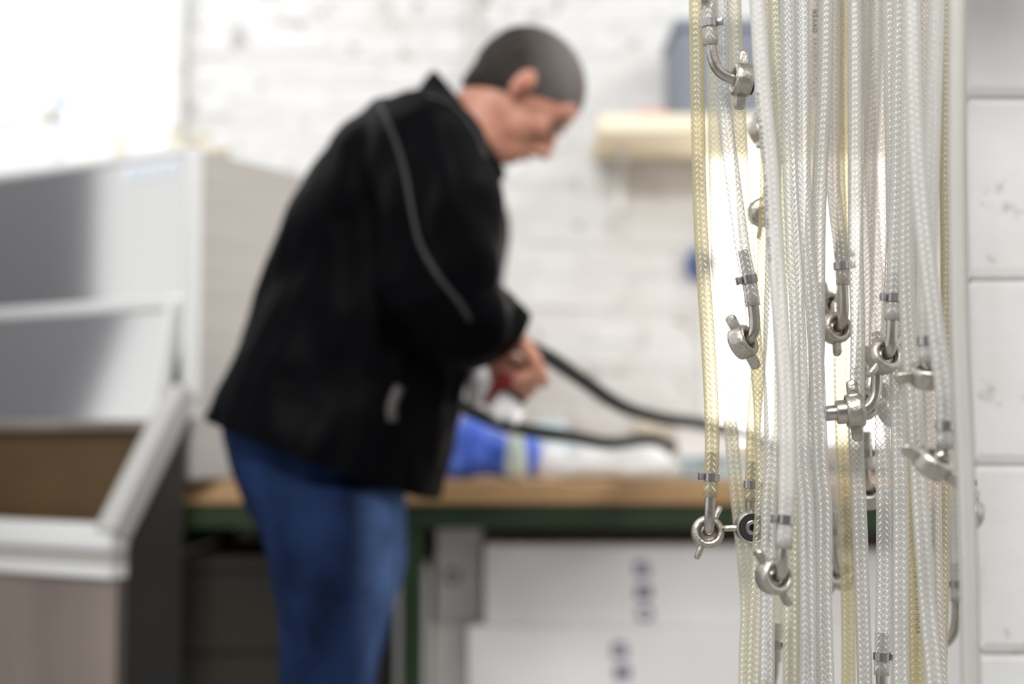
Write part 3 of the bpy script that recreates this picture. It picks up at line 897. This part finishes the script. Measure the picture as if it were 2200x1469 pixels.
# jacket
tors = [(P(900, 205, MY), P(1066, 385, MY), .105), (P(860, 208, MY), P(1068, 400, MY), .15), (P(800, 235, MY), P(1062, 420, MY), .195), (P(715, 325, MY), P(1052, 480, MY), .215),
        (P(640, 440, MY), P(1038, 580, MY), .22), (P(587, 550, MY), P(1020, 690, MY), .215), (P(540, 665, MY), P(1008, 800, MY), .21),
        (P(497, 778, MY), P(990, 910, MY), .215), (P(460, 860, MY), P(960, 1010, MY), .225), (P(436, 915, MY), P(938, 1090, MY), .23)]
jp = [loft(tors)]
jp.append(limb([(890, 275, 2.21), (915, 330, 2.17), (940, 420, 2.14), (948, 520, 2.125), (945, 610, 2.12), (965, 672, 2.12), (1025, 695, 2.14), (1068, 706, 2.16), (1092, 716, 2.17)], [.075, .095, .098, .096, .094, .086, .072, .056, .046], 20))
jp.append(limb([(950, 330, 2.53), (985, 480, 2.58), (985, 620, 2.56), (1000, 720, 2.47), (1022, 768, 2.39)], [.10, .09, .08, .07, .05], 20))
hemn = V((0, 0, -1))
hb_, hf_ = P(445, 893, MY), P(940, 1072, MY)
hd = (hf_ - hb_).normalized()
jm = remesh(jp, .007, 5, wrinkle=(.015, 10), cut=[(hb_, hd.cross(V((0, 1, 0))) * (-1 if hd.cross(V((0, 1, 0))).z > 0 else 1))])
jk = link('jacket', jm, M['jacket'], man); jk['label'] = 'black softshell jacket with grey sleeve piping'
cp = [loft([(P(886, 215, MY), P(1052, 400, MY), .092), (P(905, 180, MY), P(1078, 392, MY), .088), (P(930, 148, MY), P(1090, 372, MY), .080)], 28, 2.0)]
cm = remesh(cp, .006, 3)
link('collar', cm, M['collar'], man)


def on_jacket(pts, r, name, m, flat=1.0):
    """strip laid on the near face of the jacket: points in pixels, dropped on to the mesh along +Y"""
    from mathutils.bvhtree import BVHTree
    global _bvh
    if '_bvh' not in globals():
        _bvh = BVHTree.FromPolygons([v.co for v in jm.vertices], [tuple(p.vertices) for p in jm.polygons])
    out = []
    for p in catmull([V((a, b, 0)) for a, b in pts], 12):
        q = P(p.x, p.y, 1.8); d = (q - V((0, 0, CAMZ))).normalized()
        h = _bvh.ray_cast(q, d)
        if h[0] is not None: out.append(h[0])
    if len(out) > 2:
        v, f = sweep(out, r, 8); mesh(name, v, f, m, man, True)
on_jacket([(815, 222), (845, 290), (868, 360), (885, 450), (905, 530), (945, 600), (985, 650), (1010, 690)], .0042, 'piping', M['piping'])
on_jacket([(915, 205), (975, 230), (1020, 285), (1045, 345)], .004, 'piping', M['piping'])
on_jacket([(858, 830), (846, 856), (840, 880), (842, 905)], .0085, 'zipper', M['zip'])
# loose cuff
cf = limb([(1078, 706, 2.165), (1100, 722, 2.172)], [.050, .046], 20)
mesh('cuff', cf[0], cf[1], M['collar'], man, True, 50)

# jeans: denim with light painted over the front of the thighs
def denim_painted_light():
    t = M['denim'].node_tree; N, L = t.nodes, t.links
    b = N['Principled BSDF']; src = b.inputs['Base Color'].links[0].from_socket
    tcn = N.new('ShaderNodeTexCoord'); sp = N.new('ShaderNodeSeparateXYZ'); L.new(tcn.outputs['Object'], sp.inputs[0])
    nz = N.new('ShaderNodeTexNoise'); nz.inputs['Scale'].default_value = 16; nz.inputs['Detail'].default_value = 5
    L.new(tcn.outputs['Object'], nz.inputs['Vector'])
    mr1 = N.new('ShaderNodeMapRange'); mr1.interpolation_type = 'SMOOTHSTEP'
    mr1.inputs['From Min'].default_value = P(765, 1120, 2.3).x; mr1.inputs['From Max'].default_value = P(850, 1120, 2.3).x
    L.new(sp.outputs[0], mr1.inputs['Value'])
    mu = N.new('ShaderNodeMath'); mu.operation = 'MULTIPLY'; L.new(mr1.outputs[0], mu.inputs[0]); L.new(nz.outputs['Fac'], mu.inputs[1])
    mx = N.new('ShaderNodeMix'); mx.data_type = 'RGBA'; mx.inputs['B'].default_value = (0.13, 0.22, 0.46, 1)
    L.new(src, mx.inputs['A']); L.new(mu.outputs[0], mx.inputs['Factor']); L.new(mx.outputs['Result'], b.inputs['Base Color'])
denim_painted_light()


def jsec(y, x0, x1, w_, Y): return (P(x0, y, Y), P(x1, y, Y), w_)
jn = [loft([jsec(860, 500, 830, .165, MY), jsec(930, 486, 848, .175, MY), jsec(1000, 500, 858, .18, MY), jsec(1060, 528, 862, .175, MY), jsec(1120, 560, 850, .165, MY)], 28, 2.5)]
def leg(Y, o):
    s = [jsec(1040, 530 + o, 862 + o, .092, Y), jsec(1130, 558 + o, 862 + o, .096, Y), jsec(1200, 577 + o, 856 + o, .096, Y), jsec(1270, 588 + o, 842 + o, .093, Y), jsec(1340, 596 + o, 825 + o, .089, Y), jsec(1400, 600 + o, 812 + o, .085, Y), jsec(1469, 602 + o, 802 + o, .082, Y)]
    for z, a, b, w_ in ((.52, 606, 796, .078), (.40, 604, 790, .075), (.25, 606, 782, .07), (.10, 606, 780, .068), (.05, 600, 785, .068)):
        s.append((kz(a + o, z, Y), kz(b + o, z, Y), w_))
    return loft(s, 24, 2.2)
jn.append(leg(2.262, 0)); jn.append(leg(2.462, 12))
jnm = remesh(jn, .007, 3, wrinkle=(.007, 13))
jo = link('jeans', jnm, M['denim'], man); jo['label'] = 'blue denim jeans with light painted on the thigh fronts'
for lg in (RLEG, LLEG):
    c = lg[-1]
    sm = remesh([ellipsoid(c + V((.055, 0, -.04)), V((.135, 0, 0)), V((0, .05, 0)), V((0, 0, .048))), boxv(c + V((.05, 0, -.078)), V((.135, 0, 0)), V((0, .046, 0)), V((0, 0, .011)), .008)], .008, 2)
    link('shoe', sm, M['shoe'], man)

# ------------------------------------------------------------------ beer hoses
HR = 0.0064
RACKZ = 1.78
rack = empty('hanging_rack', (0.35, 1.2, RACKZ), 'flat steel hanging rack above the hoses, fixed to the block wall', 'rack')
box('rack_plate', 0.10, PX + 0.02, 0.95, 1.548, RACKZ, RACKZ + .008, M['clamp'], rack, .002)
box('rack_flange', PX - 0.02, PX + 0.2, 1.54, 1.548, RACKZ + .0085, RACKZ + .09, M['clamp'], rack, .002)

# key: (depth, colour, label, points[(px,py)], ends_in_view)
HOSES = {
 'A': (1.262, 'Y', 'yellowed braided hose at the left edge of the bundle, ending in a ring nut', [(1495, 0), (1502, 370), (1509, 545), (1521, 730), (1528, 860), (1530, 960), (1526, 1068)], 1),
 'B': (1.195, 'p', 'short beige hose whose elbow and wing nut hang near the top left', [(1522, -40), (1523, 0), (1524, 50), (1527, 97)], 1),
 'C': (1.222, 'w', 'white hose slanting right to a tilted wing nut left of the milky hose', [(1549, 0), (1553, 200), (1572, 365), (1597, 545), (1609, 600), (1618, 657)], 1),
 'D': (1.262, 'y', 'faintly yellow hose just right of the top left wing nut', [(1577, 0), (1585, 200), (1594, 370), (1606, 545), (1621, 730), (1633, 850), (1638, 1000), (1638, 1090), (1630, 1200), (1624, 1300), (1618, 1469), (1616, 1560)], 0),
 'E': (1.320, 'y', 'pale yellow hose second from the left, running down past the ring nuts', [(1529, 0), (1533, 150), (1538, 360), (1543, 545), (1553, 730), (1565, 850), (1577, 1000), (1587, 1095), (1598, 1200), (1606, 1300), (1603, 1400), (1601, 1500), (1598, 1600)], 0),
 'G': (1.280, 'Y', 'yellow hose ending above the nut with the black rubber face', [(1652, 0), (1648, 370), (1641, 560), (1634, 730), (1620, 900), (1617, 1000), (1615, 1078)], 1),
 'I': (1.236, 'w', 'cool white hose left of the lower hanging elbow, running to the bottom edge', [(1664, 250), (1660, 545), (1656, 720), (1657, 850), (1658, 1000), (1652, 1090), (1649, 1300), (1648, 1469), (1646, 1580)], 0),
 'L': (1.105, 'm', 'thick milky hose with black printed letters slanting down in front of the others', [(1618, -90), (1627, 0), (1640, 200), (1656, 365), (1666, 545), (1680, 720), (1689, 850), (1691, 1000), (1688, 1115), (1683, 1178)], 1),
 'M': (1.205, 'y', 'pale yellow hose right of the milky printed hose, reappearing below its elbow', [(1665, 0), (1677, 200), (1688, 370), (1700, 600), (1703, 900), (1700, 1150), (1699, 1300), (1699, 1469), (1699, 1580)], 0),
 'N': (1.185, 'w', 'white chevron-braided hose in the middle of the bundle', [(1692, 0), (1695, 200), (1698, 370), (1706, 545), (1716, 730), (1724, 1000), (1732, 1090), (1736, 1300), (1736, 1469), (1737, 1580)], 0),
 'O': (1.195, 'w', 'cool white hose right of the central chevron hose', [(1722, 0), (1723, 200), (1725, 370), (1736, 545), (1752, 730), (1763, 1000), (1771, 1090), (1771, 1300), (1776, 1469), (1778, 1580)], 0),
 'P': (1.320, 'p', 'brownish hose with bold black print near its top, behind the middle', [(1749, 0), (1749, 200), (1746, 370), (1738, 600), (1722, 900), (1716, 1200), (1716, 1580)], 0),
 'Q': (1.225, 'g', 'greyish hose right of the brownish printed hose', [(1775, 0), (1771, 200), (1762, 370), (1757, 545), (1756, 730), (1752, 900), (1750, 1100), (1752, 1300), (1756, 1580)], 0),
 'T': (1.275, 'p', 'beige hose ending in a clamp and big ring nut right of the bright gap', [(1790, 0), (1789, 200), (1789, 370), (1796, 450), (1806, 530), (1811, 612)], 1),
 'R': (1.345, 'p', 'thin beige hose behind, with a nut showing left of the big ring nut', [(1800, 0), (1799, 200), (1802, 400), (1808, 520), (1811, 590)], 1),
 'S': (1.238, 'g', 'grey-white thick hose right of the big ring nut, reaching the bottom edge', [(1836, 0), (1837, 200), (1837, 370), (1839, 545), (1843, 730), (1839, 900), (1841, 1000), (1846, 1090), (1853, 1300), (1858, 1469), (1860, 1580)], 0),
 'U': (1.335, 'Y', 'yellow herringbone hose with faint print, lower middle, left of a white hose', [(1812, 400), (1810, 620), (1806, 760), (1808, 900), (1813, 1000), (1817, 1090), (1822, 1300), (1823, 1469), (1824, 1580)], 0),
 'W': (1.285, 'p', 'beige hose ending in a dark braided sleeve behind the shiny elbow', [(1882, 0), (1876, 200), (1868, 370), (1862, 545), (1856, 730), (1849, 838)], 1),
 'X': (1.200, 'p', 'pinkish hose ending in the shiny elbow whose nut points left', [(1906, 0), (1902, 200), (1896, 370), (1888, 545), (1884, 700), (1884, 806)], 1),
 'Y': (1.150, 'g', 'grey-white hose with a clamp and dark elbow, upper right of centre', [(1934, 0), (1931, 200), (1930, 370), (1924, 545), (1920, 640), (1917, 688)], 1),
 'AA': (1.075, 'm', 'milky white hose ending in a downward wing nut at right', [(2012, 0), (2006, 200), (2000, 370), (1994, 545), (1991, 700), (1992, 780)], 1),
 'BB': (1.290, 'o', 'olive yellow hose near the right edge of the bundle', [(2032, 0), (2034, 200), (2033, 370), (2036, 545), (2034, 730), (2028, 950), (2024, 1200), (2020, 1400), (2014, 1580)], 0),
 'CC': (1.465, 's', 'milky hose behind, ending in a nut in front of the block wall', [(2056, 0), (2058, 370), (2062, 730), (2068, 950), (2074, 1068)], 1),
 'DD': (1.040, 'g', 'smooth unfocused grey hose slanting right to a pale wing nut', [(1960, 0), (1964, 200), (1972, 370), (1990, 545), (2014, 730), (2030, 860), (2030, 965)], 1),
 'EE': (1.130, 'g', 'grey braided hose slanting right to the lower right corner', [(1950, 300), (1947, 545), (1954, 730), (1964, 850), (1970, 960), (1977, 1090), (1985, 1200), (1992, 1300), (2002, 1400), (2008, 1469), (2014, 1580)], 0),
 'FF': (1.215, 'w', 'white chevron hose ending in a dark clamp at the bottom edge', [(1918, 560), (1910, 690), (1902, 790), (1896, 900), (1897, 1000), (1899, 1090), (1898, 1300), (1894, 1450)], 1),
 'GG': (1.178, 'g', 'pale grey braided hose right of the white chevron hose, lower part', [(1926, 700), (1929, 850), (1933, 1000), (1935, 1090), (1935, 1300), (1936, 1469), (1936, 1580)], 0),
 'HH': (1.255, 'Y', 'yellow hose with brown print, lower right, half covered by a grey one', [(1946, 200), (1948, 500), (1951, 750), (1955, 900), (1960, 1090), (1967, 1300), (1970, 1469), (1972, 1580)], 0),
 'II': (1.205, 'p', 'pinkish hose behind the slanting grey hose at lower right', [(1994, 500), (1998, 800), (2003, 950), (2006, 1090), (2010, 1300), (2022, 1580)], 0),
 'KK': (1.350, 'w', 'white hose behind, ending above a nut at the height of the bench edge', [(1866, 500), (1864, 800), (1861, 900), (1860, 1010)], 1),
 'MM': (1.345, 'w', 'hidden hose whose nut peeks out left of the milky hose, upper one', [(1666, 0), (1662, 120), (1656, 215)], 1),
 'NN': (1.370, 'w', 'hidden hose whose round nut face shows left of the milky hose, lower one', [(1684, 0), (1676, 200), (1664, 378)], 1),
 'OO': (1.430, 'w', 'hose behind with a sleeve showing between the pinkish and yellow hoses', [(1776, 500), (1780, 800), (1786, 1000), (1793, 1175)], 1),
 'PP': (1.415, 'y', 'hose behind whose wing nut just enters at the bottom edge', [(1676, 800), (1672, 1100), (1668, 1300), (1664, 1420)], 1),
 'QQ': (1.300, 'g', 'hose behind carrying the ring nut beside the shiny elbow', [(1962, 300), (1955, 600), (1948, 790), (1944, 830)], 1),
 'RR': (1.420, 'g', 'blurred hose ending in a curved pipe at the lower right by the wall', [(2046, 900), (2052, 1100), (2056, 1292)], 1),
 'F1': (1.390, 'w', 'rearmost white hose left of centre in the bundle', [(1708, 0), (1712, 600), (1716, 1100), (1720, 1580)], 0),
 'F2': (1.395, 'y', 'rearmost pale yellow hose right of centre in the bundle', [(1760, 0), (1744, 500), (1764, 1100), (1768, 1580)], 0),
 'F3': (1.390, 'p', 'rearmost beige hose behind the grey-white thick hose', [(1856, 0), (1884, 600), (1926, 1100), (1930, 1580)], 0),
 'F4': (1.400, 'y', 'rearmost pale hose on the right side of the bundle', [(1980, 0), (1978, 600), (1984, 1100), (1988, 1580)], 0),
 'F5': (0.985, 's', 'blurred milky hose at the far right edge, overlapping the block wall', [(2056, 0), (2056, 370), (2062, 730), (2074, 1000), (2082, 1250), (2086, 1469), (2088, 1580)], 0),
 'F6': (1.425, 'Y', 'rearmost yellow hose behind the smooth grey one, upper right', [(1908, 0), (1916, 300), (1940, 600), (1956, 1000), (1960, 1580)], 0),
}
# nut px, py, depth offset, axis, wing directions (screen degrees, ccw from right), style
FIT = {
 'A': (1520, 1143, .016, (0, .97, -.15), (62, 246), ''),
 'B': (1594, 172, .002, (1, .12, -.10), (92, 268), 'gasket'),
 'C': (1596, 735, .006, (-.72, .55, -.35), (118, 305), ''),
 'G': (1614, 1133, -.006, (0.04, -1, .02), (182, 20), 'face'),
 'L': (1664, 1238, .016, (-.38, .9, -.12), (128, 300), ''),
 'T': (1795, 705, .016, (-.32, .92, -.16), (85, 268), ''),
 'R': (1781, 660, .014, (-.5, .8, -.2), (100, 280), ''),
 'W': (1856, 868, .03, (.5, .8, -.2), (60, 240), ''),
 'X': (1836, 882, -.002, (-1, .12, -.10), (300, 120), 'stub'),
 'Y': (1900, 765, .012, (-.3, .9, -.3), (45, 225), ''),
 'AA': (1996, 806, .004, (.06, .42, -.9), (190, 285), ''),
 'CC': (2088, 1104, .004, (.95, .2, -.2), (270, 90), ''),
 'DD': (2004, 996, .004, (-.45, .45, -.75), (165, 290), ''),
 'FF': (1906, 1530, .006, (0, .5, -.85), (180, 0), ''),
 'KK': (1866, 1066, .012, (0.1, .5, -.85), (20, 175), ''),
 'MM': (1634, 286, .004, (-.75, .5, -.4), (225, 60), ''),
 'NN': (1638, 457, -.014, (-.22, -.97, .02), (80, 260), 'facemetal'),
 'OO': (1812, 1236, .006, (.5, .6, -.5), (45, 225), ''),
 'PP': (1654, 1492, .004, (0, .3, -.6), (95, 275), ''),
 'QQ': (1918, 882, -.012, (-.55, .75, -.25), (105, 290), ''),
 'RR': (2002, 1392, .002, (-1, .2, -.25), (90, 270), ''),
}
SHORT_TOP = RACKZ


def orth(v, a): return (v - a * v.dot(a)).normalized()


def wing(c, a, rad):
    """flat rounded paddle leaving the nut along rad; width along the axis a"""
    tng = a.cross(rad).normalized()
    w2, r0, r1, th = .0046, .0105, .0262, .0024
    prof = [(r0, -w2 * 1.15), (r0 + .004, -w2)]
    for k in range(7):
        q = -math.pi / 2 + math.pi * k / 6
        prof.append((r1 - w2 * .75 + math.cos(q) * w2 * .75, math.sin(q) * w2))
    prof += [(r0 + .004, w2), (r0, w2 * 1.15)]
    vs, fs = [], []
    mid = (r0 + r1) / 2
    for tt, sc in ((-th, .84), (-th * .55, 1), (th * .55, 1), (th, .84)):
        for r, w_ in prof:
            vs.append(c + rad * (mid + (r - mid) * (sc if r > mid else 1)) + a * (w_ * sc) + tng * tt)
    n = len(prof)
    fs.append(list(range(n))[::-1]); fs.append([3 * n + k for k in range(n)])
    for i in range(3):
        for k in range(n):
            fs.append([i * n + k, i * n + (k + 1) % n, (i + 1) * n + (k + 1) % n, (i + 1) * n + k])
    return vs, fs


def fitting(key, root, line, frs):
    px, py, dY, ax, wings, style = FIT[key]
    Y = HOSES[key][0]
    nc = P(px, py, Y + dY); a = V(ax).normalized()
    end = line[-1]; d = frs[-1][0]
    # clamp 13 mm above the hose end
    s = 0.0; i = len(line) - 1
    while s < .0125 and i > 1:
        s += (line[i] - line[i - 1]).length; i -= 1
    cc = line[i]; cd = frs[i][0]
    rr = HR + .0004
    v, f = lathe(cc - cd * .0035, cd, [(rr, 0), (rr + .0007, .0002), (rr + .0007, .0068), (rr, .007)], 24)
    v2, f2 = lathe(cc - cd * .0035, cd, [(rr + .0007, .0008), (rr + .0010, .0012), (rr + .0010, .0022), (rr + .0007, .0026)], 24)
    cl = mesh('hose_clamp', *join([(v, f)]), M['clamp'], smooth=True, sharp=35); pchild(cl, root)
    side_ = -1 if key in ('A', 'C', 'Y', 'L') else 1
    ed = orth(V((side_, -.35, 0)), cd)
    v, f = boxv(cc + ed * (rr + .0022), ed * .0022, cd * .003, ed.cross(cd) * .0016, .0007)
    v2, f2 = boxv(cc + ed * (rr + .0042), ed * .0008, cd * .0034, ed.cross(cd) * .0028, .0005)
    e_ = mesh('clamp_ear', *join([(v, f), (v2, f2)]), M['clamp'], smooth=True, sharp=30); pchild(e_, cl)
    # elbow: tail inside the hose, bent pipe, into the nut
    k1 = (nc - end).length * .55
    b0, b1, b2, b3 = end, end + d * k1, nc - a * max(.010, k1 * .75), nc - a * .002
    pts = [line[max(0, i - 3)] * .5 + line[max(0, i - 2)] * .5, line[min(i + 1, len(line) - 2)]]
    for k in range(15):
        t = k / 14
        pts.append(b0 * (1 - t) ** 3 + b1 * 3 * t * (1 - t) ** 2 + b2 * 3 * t * t * (1 - t) + b3 * t ** 3)
    rad = [.0042, .0044] + [.0048] * 15
    v, f = sweep(pts, rad, 18)
    pchild(mesh('elbow_pipe', v, f, M['nickel'], smooth=True, sharp=50), root)
    # wing nut (cast in one piece)
    mm = .00108
    o = nc - a * 7 * mm
    prof = [(7.6, 1.2), (8.4, 0), (10.4, -.5), (12.2, .2), (13.3, 1.8), (13.5, 4), (13.3, 11), (12.9, 13), (12.0, 13.6), (11.2, 13.2), (11.0, 12), (11.0, 5), (7.6, 4.4)]
    parts = [lathe(o, a, [(r * mm, h * mm) for r, h in prof], 32, closed=True)]
    for wdeg in wings:
        q = math.radians(wdeg)
        dirv = orth(V((math.cos(q), 0.0, math.sin(q))), a)
        parts.append(wing(o + a * 7 * mm, a, dirv))
    v, f = join(parts)
    nut = mesh('wing_nut', v, f, M['cast'], smooth=True, sharp=48); pchild(nut, root)
    # inner seat and seal at the open end
    v, f = lathe(o, a, [(3.0 * mm, 3.5 * mm), (10.4 * mm, 6 * mm), (10.4 * mm, 9.5 * mm), (6.2 * mm, 9.8 * mm), (6.0 * mm, 13.6 * mm), (5.2 * mm, 14 * mm), (3.1 * mm, 13.6 * mm), (3.0 * mm, 6 * mm)], 28, closed=True)
    pchild(mesh('pipe_collar', v, f, M['nickel'], smooth=True, sharp=40), nut)
    if style == 'facemetal':
        v, f = lathe(o, a, [(6.0 * mm, 9.6 * mm), (10.6 * mm, 9.6 * mm), (10.4 * mm, 13.2 * mm), (6.0 * mm, 14.2 * mm)], 28, closed=True)
        pchild(mesh('seal_ring', v, f, M['cast'], smooth=True, sharp=40), nut)
    elif style != 'stub':
        hgt = 15.6 if style == 'gasket' else 13.9
        v, f = lathe(o, a, [(6.2 * mm, 9.9 * mm), (10.9 * mm, 9.9 * mm), (10.9 * mm, hgt * mm), (6.3 * mm, hgt * mm)], 28, closed=True)
        g = mesh('rubber_seal', v, f, M['rubber'], smooth=True, sharp=40); pchild(g, nut); g['label'] = 'black rubber seal'
        v, f = lathe(o, a, [(0.0, 6.2 * mm), (3.0 * mm, 6.2 * mm), (3.0 * mm, 7 * mm), (0.0, 7 * mm)], 12, closed=True)
        pchild(mesh('bore_shade', v, f, M['rubber'], smooth=False), nut)  # black disc put in for the darkness inside the pipe
    else:
        v, f = lathe(o, a, [(3 * mm, 6 * mm), (9.4 * mm, 11 * mm), (9.4 * mm, 20 * mm), (8.8 * mm, 21 * mm), (6.0 * mm, 21.3 * mm), (6.0 * mm, 29 * mm), (5.2 * mm, 30 * mm), (3.2 * mm, 30 * mm)], 28, closed=True)
        pchild(mesh('male_stub', v, f, M['nickel'], smooth=True, sharp=40), nut)


def hose_text(root, line, frs, cum, s0, phi0, txt, size, m, bold=False):
    cu = bpy.data.curves.new('txt', 'FONT'); cu.body = txt; cu.size = size; cu.resolution_u = 2
    cu.space_character = 1.25
    if bold: cu.offset = size * .03
    ob = bpy.data.objects.new('txt', cu); COL.objects.link(ob)
    dg = bpy.context.evaluated_depsgraph_get(); dg.update()
    me = bpy.data.meshes.new_from_object(ob.evaluated_get(dg))
    bpy.data.objects.remove(ob); bpy.data.curves.remove(cu)
    me.materials.clear(); me.materials.append(m)
    import bisect
    for v_ in me.vertices:
        s = s0 + v_.co.x
        i = min(max(bisect.bisect(cum, s) - 1, 0), len(line) - 2)
        k = (s - cum[i]) / max(1e-6, cum[i + 1] - cum[i])
        p = line[i].lerp(line[i + 1], k); t, n_, r_ = frs[i]
        ph = phi0 + v_.co.y / HR
        v_.co = p + (n_ * math.cos(ph) + r_ * math.sin(ph)) * (HR + .00012)
    o = link('printed_text', me, m); pchild(o, root); return o


for key, (Y, colr, label, pts, ends) in HOSES.items():
    wp = [P(px, py, Y) for px, py in pts]
    # rise to the rack above the frame
    top = wp[0]; dirx = (wp[0] - wp[1]).normalized()
    up = []
    zmid = top.z + min(.20, (RACKZ - top.z) * .45)
    xm = top.x + dirx.x / max(.2, dirx.z) * (zmid - top.z) * .8
    xr = min(max(xm + (xm - top.x) * .3, .112), PX - .012)
    up = [V((xr, Y, RACKZ - .0005)), V((xm, Y, zmid))]
    wp = up + wp
    if not ends:
        e = wp[-1]; wp.append(V((e.x + random.uniform(-.01, .01), Y, e.z - .22 - random.uniform(0, .12))))
    line = catmull(wp, .008)
    frs = frames(line)
    cum = [0]
    for i in range(1, len(line)): cum.append(cum[-1] + (line[i] - line[i - 1]).length)
    root = empty('beer_hose', tuple(line[0]), label, 'hose', 'braided beer hoses hanging in a bundle')
    # tube wall: outer and inner surface
    n = 24; vs, fs, uvs, mi = [], [], [], []
    ph0 = random.random()
    for r in (HR,):
        for p, (t, a, b) in zip(line, frs):
            for k in range(n):
                q = 2 * math.pi * k / n
                vs.append(p + (a * math.cos(q) + b * math.sin(q)) * r)
    nl = len(line)
    for sidx in (0,):
        off = sidx * nl * n
        for i in range(nl - 1):
            for k in range(n):
                k2 = (k + 1) % n
                q = [off + i * n + k, off + i * n + k2, off + (i + 1) * n + k2, off + (i + 1) * n + k]
                fs.append(q if sidx == 0 else q[::-1])
                c_ = [(k / n + ph0, cum[i]), ((k + 1) / n + ph0, cum[i]), ((k + 1) / n + ph0, cum[i + 1]), (k / n + ph0, cum[i + 1])]
                uvs += c_ if sidx == 0 else c_[::-1]
                mi.append(sidx)
    for e in (0, nl - 1):
        ring = [e * n + k for k in range(n)]
        fs.append(ring if e else ring[::-1]); uvs += [(0.02, 0)] * n; mi.append(0)
    me = bpy.data.meshes.new('hose_tube')
    me.from_pydata([tuple(x) for x in vs], [], fs)
    ul = me.uv_layers.new(name='UVMap')
    ul.data.foreach_set('uv', [c for uv in uvs for c in uv])
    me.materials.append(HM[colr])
    me.polygons.foreach_set('material_index', mi)
    me.polygons.foreach_set('use_smooth', [True] * len(me.polygons)); me.update()
    pchild(link('hose_tube', me, None), root)
    if key in FIT: fitting(key, root, line, frs)

    def s_at(py):
        best = min(range(nl), key=lambda i: abs((line[i] - P(pts[0][0], py, Y)).z)); return cum[best]
    if key == 'L':
        hose_text(root, line, frs, cum, s_at(198), -1.30, 'PVC 7/13 BIERAKTUELL SK 220 020 1002', .0050, M['hoseink'])
        hose_text(root, line, frs, cum, s_at(510), -1.25, '. 2021 FD', .0046, M['hoseink'])
    if key == 'P':
        hose_text(root, line, frs, cum, s_at(33), -.42, 'NSAAO', .0058, M['hoseink'], True)
        hose_text(root, line, frs, cum, s_at(88), -.42, 'KRALOV SeLvTH x10', .0050, M['hoseinkgrey'])
    if key == 'U':
        hose_text(root, line, frs, cum, s_at(1142), .45, '4PE 100 250c ITS 1C1', .0042, M['hoseinkgrey'])
    if key == 'HH':
        hose_text(root, line, frs, cum, s_at(1190), -.3, 'A11 50NR C EVO INNER', .0050, M['hoseinkgrey'])
